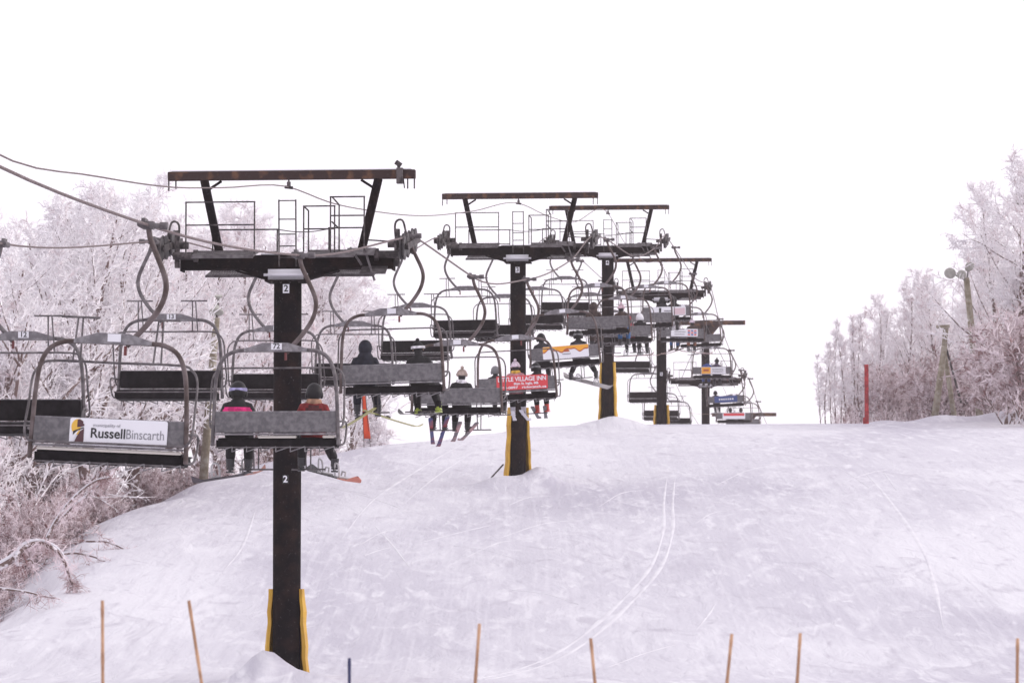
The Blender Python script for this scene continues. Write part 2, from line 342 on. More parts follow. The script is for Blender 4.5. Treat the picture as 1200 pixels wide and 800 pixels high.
def head(root, detail=True):
    """the crossarm head, origin at the arm centre"""
    m = MB(); m.box((0, 0, 0), (4.1, .32, .27), bev=.012)
    m.prism([(-.95, -.134), (.95, -.134), (.33, -.36), (-.33, -.36)], -.175, -.150); m.prism([(-.95, -.134), (.95, -.134), (.33, -.36), (-.33, -.36)], .150, .175)
    m.bar((-.33, 0, -.35), (-1.0, 0, -.16), .30, .03); m.bar((.33, 0, -.35), (1.0, 0, -.16), .30, .03)
    m.box((0, 0, -.375), (.80, .7, .03))
    for s in (-1, 1): m.box((s*2.06, 0, 0), (.03, .40, .34))
    arm = m.build('crossarm', M_tower, root)
    m = MB()                                    # snow sitting on the flange
    m.box((0, -.27, -.26), (.86, .18, .22), bev=.085)
    m.box((-.02, .0, .15), (1.0, .26, .035), bev=.015)
    m.build('snow_cap', M_snowcap, arm, smooth=True)
    m = MB()
    for i in range(4):
        m = MB(); m.cyl((-.27+.18*i, -.31, -.36), (-.27+.18*i, -.31, -.42), .018, 8); m.build('bolt', M_rail, arm)
    for s, x0, x1 in ((-1, -1.75, -.55), (1, .45, 1.4)):
        m = MB()                                # catwalk: side rails and cross slats of the grating
        for yy, zz in ((-.85, .05), (-.22, .19)): m.bar((x0, yy, zz), (x1, yy, zz), .04, .06)
        n = 34
        for i in range(n+1):
            x = x0+(x1-x0)*i/n; m.bar((x, -.85, .05), (x, -.22, .19), .011, .028)
        for i in range(1, 7): f = i/7; m.bar((x0, -.85+.63*f, .052+.14*f), (x1, -.85+.63*f, .052+.14*f), .008, .008)
        m.build('catwalk', M_steel, root)
        m = MB()
        for yy, zz in ((.22, -.24), (.85, -.10)): m.bar((x0+.1, yy, zz), (x1+.25, yy, zz), .04, .05)
        n = 26
        for i in range(n+1):
            x = x0+.1+(x1-x0+.15)*i/n; m.bar((x, .22, -.24), (x, .85, -.10), .012, .026)
        for i in range(1, 7): f = i/7; m.bar((x0+.1, .22+.63*f, -.24+.14*f), (x1+.25, .22+.63*f, -.24+.14*f), .008, .008)
        m.build('catwalk', M_steel, root)
    m = MB()                                    # hanging step plate by the up side
    m.box((1.72, -.30, -.17), (.5, .5, .02), rot=(R(24), 0, 0)); m.bar((1.55, -.5, .24), (1.75, -.45, -.40), .04, .04); m.bar((1.28, -.5, .24), (1.5, -.45, -.1), .04, .04)
    m.box((1.48, -.45, .16), (.55, .35, .02), rot=(R(26), 0, 0))
    m.build('step_plate', M_steel, root)
    def rail(pts_list, r=.016):
        m = MB()
        for a, b_ in pts_list: m.cyl(a, b_, r, 6)
        return m
    def frame(x0, x1, z0, zm, z1, y):
        return [((x0, y, z0), (x0, y, z1)), ((x1, y, z0), (x1, y, z1)), ((x0-.016, y, z1), (x1+.016, y, z1)), ((x0, y, zm), (x1, y, zm))]
    rail(frame(-1.85, -.52, .10, .66, 1.10, -.85)).build('handrail', M_rail, root)
    rail(frame(-1.62, -.34, .12, .28, .72, .85)).build('handrail', M_rail, root)
    rail(frame(.95, 1.6, .12, .82, 1.18, -.85) + [((.98, -.85, 1.18), (1.04, -.3, 1.08)), ((1.04, -.3, 1.08), (1.04, -.3, .15)), ((.98, -.85, .7), (1.04, -.3, .62))]).build('handrail', M_rail, root)
    rail(frame(.38, .98, .15, .60, 1.04, -.5) + [((.38, -.5, 1.04), (.43, -.2, .98)), ((.43, -.2, .98), (.43, -.2, .1))]).build('handrail', M_rail, root)
    rail(frame(.68, 1.40, .14, .28, .74, .85) + [((1.40, .85, .5), (1.98, .85, .46)), ((1.98, .85, .46), (1.98, .85, .16))]).build('handrail', M_rail, root)
    m = MB(); m.tube(smooth_path([(-.34, .85, .72), (0, .85, .67), (.35, .85, .67), (.68, .85, .72)]), .01, 5); m.build('safety_chain', M_rail, root)
    m = MB()
    for x in (-.14, .19): m.cyl((x, -.2, -.1), (x-.01, -.2, 1.20), .016, 6)
    for z in (.30, .53, .82, 1.18, .08): m.cyl((-.14, -.2, z), (.19, -.2, z), .013, 6)
    m.build('ladder', M_rail, root)
    sheaves(-1, root); sheaves(1, root)
    m = MB(); m.box((.02, -.05, 1.51), (.07, .05, .10)); m.cyl((-.06, -.05, 1.46), (.10, -.05, 1.44), .03, 8); m.box((.02, -.05, 1.57), (.03, .03, .08)); m.build('cable_clamp', M_rail, root)
def portal(root, frame_only=True):
    for s, x0, x1 in ((-1, -1.34, -1.66), (1, 1.40, 1.75)):
        m = MB(); m.bar((x0, .10, .13), (x1, .10, 1.62), .15, .14); m.box((x0, .10, .145), (.30, .26, .02)); m.bar((x1-s*.06, .1, 1.42), (x1-s*.34, .1, 1.60), .02, .05)
        m.build('lifting_post', M_tower, root)
    m = MB(); m.box((.05, .1, 1.70), (4.84, .16, .17), bev=.008)
    bm_ = m.build('lifting_beam', M_beam, root)
    for x in (-2.36, -2.22, 2.32, 2.45):
        m = MB(); m.bar((x, .1, 1.63), (x, .1, 1.42 if abs(x) > 2.3 else 1.46), .022, .05); m.build('lifting_hook', M_rail, root)
    m = MB(); m.box((.05, .1, 1.795), (4.7, .13, .02), bev=.008); m.build('snow_cap', M_snowcap, bm_)
def numplate(root, s, z, white=True, y=-.285, sz=.17):
    m = MB(); m.box((.01, y, z), (sz*.72, .012, sz)); p = m.build('number_plate', M_white if white else M_ink, root)
    text_obj(s, sz*1.05, M_ink if white else M_white, p, (.01, y-.010, z), name='number', bold=.004)
def pole(root, top, base, n):
    m = MB(); k = 1 if n == 2 else .9; m.lathe([(.265*k, base-.6), (.272*k, (top+base)/2), (.268*k, top), (0, top)], 28)
    m.lathe([(.33, top-.03), (.33, top)], 28)
    m.build('pole', M_tower, root, smooth=True)
def pad(root, base, h, r0=.35, r1=.47, mat_=None):
    m = MB(); n = 18; a0, a1 = R(-22), R(202)
    rows = []
    for i in range(9):
        f = i/8; ro = r1+(r0-r1)*f**.6+.012*math.sin(i*2.3); rows.append((ro, ro-.07, base-.15+f*(h+.15)))
    outer = []; vs = []
    for ro, ri, z in rows:
        for j in range(n+1):
            a = a0+(a1-a0)*j/n; k = 1+.03*math.sin(j*1.9+z*4); vs.append((ro*k*math.cos(a), ro*k*math.sin(a), z))
        for j in range(n, -1, -1):
            a = a0+(a1-a0)*j/n; vs.append((ri*math.cos(a), ri*math.sin(a), z))
    c = 2*(n+1)
    fs = [(i*c+j, i*c+(j+1) % c, (i+1)*c+(j+1) % c, (i+1)*c+j) for i in range(len(rows)-1) for j in range(c)]
    fs.append(tuple(range(c))[::-1]); fs.append(tuple((len(rows)-1)*c+j for j in range(c)))
    m.add(vs, fs); return m.build('crash_pad', M_yellow, root, smooth=False)
tl = {2: 'nearest lift tower, tall dark pole with number 2 plates and yellow pads',
      3: 'second lift tower up the slope, its pole passing behind the red inn sign',
      4: 'third lift tower, its pole standing between yellow pads on a snow knoll',
      5: 'fourth lift tower, standing just beyond the brow behind a knot of chairs',
      6: 'far lift tower with a tall mast and T shaped top beam above its low crossarm',
      7: 'farthest lift tower, only its top beam showing past the last chairs'}
proto = empty('head_proto')
head(proto); portal(proto)
def adopt(root, keep=lambda o: True):
    for ch in list(proto.children):
        if keep(ch):
            copy_tree(ch, root)
for n, d in TOW.items():
    r = empty('lift_tower', (line_x(d), d, ARMZ[n]), (0, 0, -A_LINE)); tag(r, tl[n], 'lift tower', 'lift towers up the slope')
    base = gz(line_x(d), d)-ARMZ[n]
    if n == 6 or n == 7:
        adopt(r, lambda o: not o.name.startswith('lifting'))
        pole(r, 2.2+1.1 if n == 6 else 2.2, base, n); H = 3.5 if n == 6 else 2.4
        m = MB(); m.box((0, 0, H), (4.75, .2, .26)); m.build('lifting_beam', M_beam, r)
        m = MB(); m.prism([(-.27, H-.9), (.27, H-.9), (.9, H-.13), (-.9, H-.13)], -.05, .05); m.build('gusset', M_beam, r)
        m = MB(); m.bar((-.05, -.32, H-.1), (-1.4, -.3, .2), .03, .03); m.bar((.05, -.32, H-.1), (1.6, -.3, .2), .03, .03); m.build('brace', M_steel, r)
    else:
        adopt(r); pole(r, -.36, base, n)
    if n == 2:
        numplate(r, '2', -.53); numplate(r, '2', -4.20, False)
        pad(r, base, CZ+.17-ARMZ[2]-base)
        m = MB(); m.box((2.18, 0, 1.66), (.12, .16, .30)); m.cyl((2.10, 0, 1.93), (2.20, 0, 1.86), .05, 10); m.bar((2.25, 0, 1.6), (2.27, 0, 1.42), .02, .03); m.bar((2.14, 0, 1.9), (2.18, 0, 1.72), .05, .05)
        m.build('floodlight', M_rail, r)
    if n == 3:
        numplate(r, '3', -.62); pad(r, base, 2.1, .33, .46).rotation_euler = (0, 0, R(24))
        m = MB(); m.cyl((-.45, -.05, base+.35), (-.85, -.3, base-.12), .025, 6); m.build('ground_rod', M_rail, r)
    if n == 4: numplate(r, '4', -.55); pad(r, base, 2.3, .32, .41).rotation_euler = (0, 0, R(-8))
    if n == 5: numplate(r, '5', -3.9); pad(r, base, 1.1, .36, .44)
for ch in list(proto.children):
    for c2_ in list(ch.children): bpy.data.objects.remove(c2_)
    bpy.data.objects.remove(ch)
bpy.data.objects.remove(proto)

# ------------------------------------------------------------------ haul rope and communication line
def ykn(l): return pchip([a for a, _ in l], [CZ+(YH-b_)*a/F if b_ is not None else None for a, b_ in l])
def kn(l): return pchip([a for a, _ in l], [b_ for _, b_ in l])
def zz(d, y): return (d, CZ+(YH-y)*d/F)
tail = [zz(210, 374), zz(223.5, 411), zz(237, 434), zz(244, 440), zz(250.5, 444), (264, CZ+12.6), (302, CZ+11.3), (340, CZ+10.5)]
upz = kn([(-40, 7.2), (10, 6.9), (30, 6.5), zz(43.5, 198), zz(51.9, 265), zz(64.8, 300), zz(78.4, 279), zz(79.8, 277), zz(90.7, 325), zz(103.6, 328), zz(117.3, 305), zz(126, 276),
          zz(131.4, 281), zz(143.8, 300), zz(156.5, 291), zz(164, 277), zz(169.7, 290), zz(183.3, 321), zz(196.6, 332), zz(200, 332)] + tail)
dnz = kn([(-40, 7.2), (10, 6.9), (30, 6.6), (48, 6.6), zz(64.6, 284), zz(77.6, 281), zz(79.5, 279), zz(90.7, 307), zz(103.6, 311), zz(116.5, 297), zz(126, 277), zz(129.4, 283),
          zz(142.3, 297), zz(155.2, 292), zz(164, 277), zz(168.1, 283), zz(181, 305), zz(194, 328), zz(200, 333)] + tail)
def rope(fz, off, r, name, label, cat):
    ds = np.arange(-40, 340, 1.6); m = MB(); m.tube([lp(d, off, float(fz(d))) for d in ds], r, 6)
    o = m.build(name, M_rope, smooth=True); tag(o, label, cat)
rope(upz, GAUGE, .019, 'haul_rope', 'thick steel haul rope carrying the occupied uphill chairs, over the right hand sheaves', 'cable')
rope(dnz, -GAUGE, .017, 'haul_rope', 'steel haul rope carrying the empty returning chairs over the left hand sheaves', 'cable')
def cz_(n): return ARMZ[n]+1.46
ck = [(-40, 10.0), (20, 8.3), zz(54, 183), zz(60, 205), zz(66, 218), zz(71, 219), (79, cz_(2)), zz(84.5, 236), zz(91, 246), zz(100, 252), zz(112, 247), (126, cz_(3)), (136, cz_(3)+.55), (146, cz_(3)+1.25), (164, cz_(4)),
      (174, cz_(4)-.35), (186, cz_(4)-.1), (200, cz_(5)), (222, cz_(5)-2), (244, cz_(6)), (302, cz_(7)), (340, cz_(7))]
cz_f = kn(ck)
m = MB(); m.tube([lp(d, .02, float(cz_f(d))) for d in np.arange(-40, 340, 1.5)], .013, 6)
tag(m.build('communication_cable', M_rope, smooth=True), 'thin sagging cable clipped under the middle of each tower top beam', 'cable')

# ------------------------------------------------------------------ chairs
CX = -.32
def chair(name, label, up, num=None, group=None, hang_mat=None, front=False):
    """origin at the rope; y is the travel direction"""
    r = empty(name); tag(r, label, 'lift chair', group)
    hm_ = hang_mat or M_rust
    m = MB(); m.cyl((-.02, -.17, 0), (-.02, .17, 0), .045, 10); m.box((.05, 0, 0), (.16, .14, .10), bev=.01); m.cyl((.10, 0, .0), (.28, 0, .0), .035, 10); m.cyl((.20, 0, 0), (.30, 0, 0), .05, 10)
    m.box((.0, .0, .06), (.05, .2, .05)); m.build('grip', M_steel, r)
    path = smooth_path([(.05, 0, 0), (.09, 0, -.18), (.20, .0, -.42), (.30, .0, -.66), (.315, .0, -.84), (.25, .0, -1.04), (.10, 0, -1.26), (-.08, 0, -1.46), (-.15, 0, -1.54)], 5)
    m = MB(); m.tube(path, .036, 10); m.build('hanger', hm_, r, smooth=True)
    m = MB(); m.prism([(CX-.20, -1.385), (CX+.20, -1.385), (CX+.50, -1.475), (CX+.50, -1.525), (CX-.50, -1.525), (CX-.50, -1.475)], -.055, -.040)
    m.prism([(CX-.20, -1.385), (CX+.20, -1.385), (CX+.50, -1.475), (CX+.50, -1.525), (CX-.50, -1.525), (CX-.50, -1.475)], .040, .055)
    for x in (-.35, -.2, .2, .35): m.cyl((CX+x, -.07, -1.49), (CX+x, .07, -1.49), .012, 6)
    pl = m.build('bail_plate', M_plate, r)
    m = MB(); m.box((-.16, -.01, -1.60), (.035, .035, .12)); m.build('pivot_pin', mat('red_paint', (.14, .03, .03), .6), pl)
    m = MB(); m.box((CX+.02, -.064 if up else -.064, -1.445), (.17, .010, .10)); npx = m.build('number_plate', M_white, pl)
    if not up: npx.location = (0, 0, 0)
    if num: text_obj(num, .115, M_ink, npx, (CX+.02, -.072, -1.445), name='number', bold=.002)
    # bail frame
    half = [(0, 0, -1.50), (.45, 0, -1.50), (.66, 0, -1.52), (.83, 0, -1.62), (.925, 0, -1.82), (.965, 0, -2.1), (.985, .0, -2.5), (1.0, -.01, -2.88), (1.0, -.01, -3.0)]
    full = [(-x, y, z) for x, y, z in half[::-1]] + half[1:]
    m = MB(); m.tube(smooth_path([(CX+x, y, z) for x, y, z in full], 4), .031, 8); m.build('frame', hm_ if num != '72' else M_steel, r, smooth=True)
    # backrest
    m = MB(); m.box((CX, -.01, -2.635), (1.93, .035, .335), rot=(R(-5), 0, 0), bev=.008); br = m.build('backrest', M_panel, r)
    m = MB(); m.box((CX, -.03, -2.826), (1.93, .05, .028)); m.box((CX, .00, -2.47), (1.93, .03, .015)); m.build('backrest_rail', M_plate, br)
    m = MB(); m.box((CX, .045, -2.635), (1.90, .06, .32), rot=(R(-5), 0, 0), bev=.015); m.build('cushion', M_black, br)
    # seat
    m = MB(); m.box((CX, .32, -2.955), (1.93, .50, .17), rot=(R(3), 0, 0), bev=.03); st = m.build('seat', M_black, r)
    m = MB(); m.box((CX, .585, -2.90), (1.94, .03, .025)); m.box((CX, .055, -3.03), (1.94, .03, .02)); m.build('seat_rail', M_steel, st)
    m = MB(); nz_ = 8
    for i in range(nz_):
        x = CX-.93+1.86*i/nz_; x2 = CX-.93+1.86*(i+1)/nz_
        m.cyl((x, .03, -3.10), (x2, .04, -3.02), .009, 5); m.cyl((x2, .04, -3.02), (x2, .02, -3.105), .009, 5)
    m.build('spring', M_plate, st)
    for s in (-1, 1):
        m = MB(); x = CX+s*1.06
        m.tube(smooth_path([(CX+s*.99, 0, -2.64), (x, .1, -2.62), (x+s*.01, .40, -2.64), (x, .45, -2.80), (x, .2, -2.97), (CX+s*1.0, .02, -2.99)], 4), .016, 6); m.build('armrest', M_steel, r, smooth=True)
    # restraint bar
    m = MB()
    if front:
        half = [(0, .28, -1.745), (.80, .28, -1.745), (.97, .28, -1.80), (1.06, .22, -1.95), (1.07, .1, -2.3), (1.075, -.05, -2.62), (1.03, -.10, -2.75), (.88, -.10, -2.785), (0, -.11, -2.785)]
    else:
        half = [(0, .30, -1.765), (.80, .30, -1.765), (.97, .29, -1.80), (1.055, .25, -1.95), (1.065, .2, -2.25), (1.07, .12, -2.58), (1.05, .05, -2.70), (1.01, .02, -2.72)]
    rr = [(-x, y, z) for x, y, z in half[::-1]] + half[1:]
    m.tube(smooth_path([(CX+x, y, z) for x, y, z in rr], 4), .0165, 6)
    rb = m.build('restraint_bar', M_steel, r, smooth=True)
    for s in (-1, 1):
        m = MB()
        if front:
            for e in (-1, 1): m.cyl((CX+s*.52+e*.05, .28, -1.745), (CX+s*.52+e*.03, .42, -1.17), .013, 6)
            m.cyl((CX+s*.52-.25, .42, -1.17), (CX+s*.52+.25, .42, -1.17), .016, 6)
        else:
            for e in (-1, 1): m.tube([(CX+s*.42+e*.05, .62, -2.62), (CX+s*.42+e*.05, .66, -2.8), (CX+s*.42+e*.035, .72, -3.36)], .013, 6)
            m.cyl((CX+s*.42-.27, .72, -3.36), (CX+s*.42+.27, .72, -3.36), .016, 6)
        m.build('footrest', M_steel, rb, smooth=False)
    if not front:
        m = MB(); m.tube(smooth_path([(CX-1.05, .05, -2.7), (CX-1.03, .4, -2.62), (CX-.9, .60, -2.60), (CX, .62, -2.60), (CX+.9, .60, -2.60), (CX+1.03, .4, -2.62), (CX+1.05, .05, -2.7)], 4), .0165, 6)
        m.build('lap_bar', M_steel, rb, smooth=True)
    return r
UP = [51.9, 64.8, 79.0, 90.7, 103.6, 117.3, 131.4, 143.8, 156.5, 169.7, 183.3, 196.6, 210, 223.5, 237, 250.5, 264]
ROLL = [2.6, 0, -1.2, -.4, -2.6, -4.2, -2.0, -1, -1, -1, 1.0, -2.0, 0, -2.5, 0, 0, 0]
g_up = 'chairs carrying riders up the hill'; g_dn = 'empty chairs riding back down the hill'
ul = ['nearest uphill chair, empty, with a white Russell Binscarth sign on its backrest',
      'chair number 72, carrying two riders just in front of the nearest tower',
      'chair with two dark clad riders, hanging from the right end of the nearest tower',
      'chair with a plain grey back and a rider in a beige pompom hat',
      'chair with the red LITTLE VILLAGE INN sign across its back',
      'chair with a white banner edged in orange and yellow flames',
      'chair with plain grey back just right of the flame banner chair',
      'chair in front of the fourth tower carrying riders in red and in a white helmet',
      'chair half hidden behind the riders in red and white helmet, no riders',
      'chair with a wide white and pale pink banner beneath the fourth tower head',
      'chair with a white banner of small red and blue blocks',
      'empty chair with a plain back close to the mast of the far tower',
      'chair with a half orange, half white banner hanging before the far mast',
      'chair with a dark blue banner with white lettering low over the brow',
      'chair with a small red and white banner nearly touching the brow of the hill',
      'last uphill chair whose frame arcs up behind the red and white banner chair',
      'uphill chair beyond the brow past the far mast']
protoU = chair('chair_lift_seat', ul[1], True, '72', g_up)
chairs = {}
M_cream = mat('seat_snow', (.80, .76, .70), .8)
def seat_snow(o, x, wd):
    m = MB(); m.box((CX+x, .045, -2.866), (wd, .05, .04), bev=.012); m.build('snow_strip', M_cream, o)
def place(o, d, off, fz, roll, rev=False, yaw=0):
    o.location = lp(d, off, float(fz(d))); o.rotation_euler = (0, R(roll), -A_LINE+(math.pi if rev else 0)+R(yaw))
first = chair('chair_lift_seat', ul[0], True, None, g_up, front=True)
seat_snow(first, 0, 1.86); seat_snow(protoU, .02, .62); seat_snow(protoU, .84, .2)
uplain = None
for i, d in enumerate(UP):
    if i == 0: o = first
    elif i == 1: o = protoU
    elif i == 2: o = uplain = chair('chair_lift_seat', ul[2], True, None, g_up)
    else: o = copy_tree(uplain)
    o['label'] = ul[i]; place(o, d, GAUGE-.05, upz, ROLL[i]); chairs[i] = o
DN = [64.6, 77.6, 90.7, 103.6, 116.5, 129.4, 142.3, 155.2, 168.1, 181, 194, 208, 221, 234, 247]
dl = ['empty downhill chair number 12, cut by the left edge of the picture',
      'empty downhill chair behind the Russell Binscarth chair, left of the wooden lamp post',
      'empty downhill chair number 14 partly hidden by the nearest tower pole',
      'empty downhill chair just right of the nearest tower pole, behind the hooded rider',
      'empty downhill chair above and behind the rider with the white headband',
      'empty downhill chair left of the second tower, level with the top of its pole',
      'empty downhill chair crossing behind the second tower pole',
      'empty downhill chair just right of the second tower pole',
      'empty downhill chair behind the gap between second and third towers, higher row',
      'empty downhill chair seen left of the third tower pole, half hidden by riders',
      'empty downhill chair crossing behind the third tower pole',
      'upper one of the three empty chairs hanging low between third and fourth tower poles',
      'middle one of the three empty chairs hanging low between third and fourth tower poles',
      'lowest of the three empty chairs, cut by the fourth tower pole above the snow',
      'empty downhill chair dipping behind the snow brow left of the far mast']
dplain = None
for i, d in enumerate(DN):
    num = {0: '12', 1: '13', 2: '14'}.get(i)
    if i < 3: o = chair('chair_lift_seat', dl[i], False, num, g_dn, M_steel, front=True)
    elif i == 3: o = dplain = chair('chair_lift_seat', dl[i], False, None, g_dn, M_steel, front=True)
    else: o = copy_tree(dplain)
    o['label'] = dl[i]; place(o, d, -GAUGE, dnz, random.uniform(-.6, .6), True)
    if i < 3:       # plate numbers face downhill: turn the plate to the front side
        for ch in o.children:
            if ch.name.startswith('bail_plate'):
                for c3 in ch.children:
                    if c3.name.startswith('number_plate'):
                        c3.rotation_euler = (0, 0, math.pi); c3.location = (2*CX, 0, 0)
# ------------------------------------------------------------------ signs on the backs
def sign_base(ci, wid, hgt, x=0, z=-2.64, mat_=M_white, label=None):
    m = MB(); n = 6; rr_ = .03; poly = []
    for cx_, cz2, a0 in ((wid/2-rr_, hgt/2-rr_, 0), (-wid/2+rr_, hgt/2-rr_, 90), (-wid/2+rr_, -hgt/2+rr_, 180), (wid/2-rr_, -hgt/2+rr_, 270)):
        for k in range(n+1): a = R(a0+90*k/n); poly.append((cx_+rr_*math.cos(a), cz2+rr_*math.sin(a)))
    m.prism(poly, -.006, .006)
    o = m.build('sign', mat_, chairs[ci], loc=(CX+x, -.045, z)); o.rotation_euler = (R(-5), 0, 0)
    if label: o['label'] = label
    return o
def patch(parent, poly, material, name, y=-.010):
    m = MB(); m.prism(poly, y-.001, y+.001); return m.build(name, material, parent)
sb = sign_base(0, 1.25, .34, .13)
lg = (-.49, .01)
sun_ = [(lg[0]-.03+.085*math.cos(R(a)), .055+.10*math.sin(R(a))) for a in range(60, 300, 15)] 
patch(sb, sun_, mat('sign_yellow', (.75, .45, .06), .5), 'emblem')
mar = mat('sign_maroon', (.075, .022, .03), .5)
patch(sb, [(-.53, .05), (-.53, .145), (-.50, .155), (-.455, .125), (-.455, .10), (-.44, .09), (-.44, .07), (-.48, .055)], mar, 'emblem', -.012)
patch(sb, [(-.44, .04), (-.44, -.14), (-.56, -.14), (-.53, -.07), (-.49, .0)], mar, 'emblem', -.011)
patch(sb, [(-.58, .0), (-.45, .055), (-.44, .045), (-.53, .0), (-.56, -.03), (-.58, -.05)], M_ink, 'emblem', -.0115)
patch(sb, [(-.60, -.14), (-.585, -.08), (-.55, -.02), (-.50, .02), (-.53, -.03), (-.565, -.09), (-.575, -.14)], M_white, 'emblem', -.014)
text_obj('Russell', .175, M_ink, sb, (-.36, -.010, -.02), bold=.0028, align='LEFT', fit=.44)
text_obj('Binscarth', .175, M_greyink, sb, (.095, -.010, -.02), bold=-.001, align='LEFT', fit=.48)
text_obj('municipality of', .06, M_greyink, sb, (-.33, -.010, .085), align='LEFT', bold=-.0008)
red = mat('sign_red', (.62, .05, .06), .5)
sb = sign_base(4, 1.30, .36, .14, z=-2.60, mat_=red)
text_obj('LITTLE VILLAGE INN', .155, M_white, sb, (0, -.010, .085), bold=.003, fit=1.22)
text_obj('Main St. Inglis, MB', .085, M_white, sb, (.10, -.010, -.03), bold=.002, fit=.62)
text_obj('564-0097   rickscatch.ca', .085, M_white, sb, (.02, -.010, -.125), bold=.002, fit=1.18)
sb = sign_base(5, 1.32, .36, .03, z=-2.62)
org = mat('flame_orange', (.80, .36, .03), .5); dkr = mat('flame_brown', (.42, .09, .03), .5)
def wave(x, ph=0): return .06+.045*math.sin(x*11+ph)+.02*math.sin(x*25+1)
xs_ = [-.655+1.31*i/40 for i in range(41)]
patch(sb, [(x, .17) for x in xs_[::-1]] + [(x, wave(x)-.025) for x in xs_], dkr, 'banner_pattern', -.009)
patch(sb, [(x, .172) for x in xs_[::-1]] + [(x, wave(x)+.01) for x in xs_], org, 'banner_pattern', -.012)
patch(sb, [(.02+.09*math.cos(R(a)), .0+.09*math.sin(R(a))) for a in range(0, 181, 15)], dkr, 'banner_pattern', -.014)
patch(sb, [(-.10, -.05), (-.10, -.075), (.14, -.075), (.14, -.05)], M_greyink, 'banner_pattern', -.014)
pnk = mat('pale_pink_print', (.66, .50, .54), .5); blu = mat('blue_print', (.05, .09, .30), .5)
sb = sign_base(9, 1.5, .36, .05)
patch(sb, [(.25, -.15), (.72, -.15), (.72, .12), (.25, .12)], pnk, 'banner_pattern'); patch(sb, [(-.36, -.12), (-.28, -.12), (-.26, .14), (-.36, .14)], M_ink, 'banner_pattern')
patch(sb, [(-.15, -.02), (.2, -.02), (.2, .03), (-.15, .03)], M_greyink, 'banner_pattern')
sb = sign_base(10, 1.2, .34, .1)
for i in range(3):
    for j in range(3): patch(sb, [(.15+.14*i, -.12+.09*j), (.26+.14*i, -.12+.09*j), (.26+.14*i, -.06+.09*j), (.15+.14*i, -.06+.09*j)], (blu if (i+j) % 2 else red), 'banner_pattern')
patch(sb, [(-.45, .02), (.05, .02), (.05, .05), (-.45, .05)], M_greyink, 'banner_pattern'); patch(sb, [(-.45, -.09), (.0, -.09), (.0, -.06), (-.45, -.06)], M_greyink, 'banner_pattern')
sb = sign_base(12, 1.25, .36, .1)
patch(sb, [(-.61, -.165), (-.15, -.165), (-.15, .165), (-.61, .165)], org, 'banner_pattern')
for z in (.07, -.01, -.09): patch(sb, [(-.08, z), (.5-.1*abs(z)*10*.3, z), (.5, z+.03), (-.08, z+.03)], M_greyink, 'banner_pattern')
patch(sb, [(-.52, -.04), (-.25, -.04), (-.25, .06), (-.52, .06)], dkr, 'banner_pattern', -.012)
sb = sign_base(13, 1.25, .34, .02, mat_=mat('sign_blue', (.04, .07, .22), .5))
for i in range(7): patch(sb, [(-.38+.12*i, -.05), (-.31+.12*i, -.05), (-.31+.12*i, .04), (-.38+.12*i, .04)], M_white, 'banner_pattern')
sb = sign_base(14, 1.3, .36, .0, mat_=M_white)
patch(sb, [(-.6, .0), (.6, .0), (.6, .15), (-.6, .15)], red, 'banner_pattern')

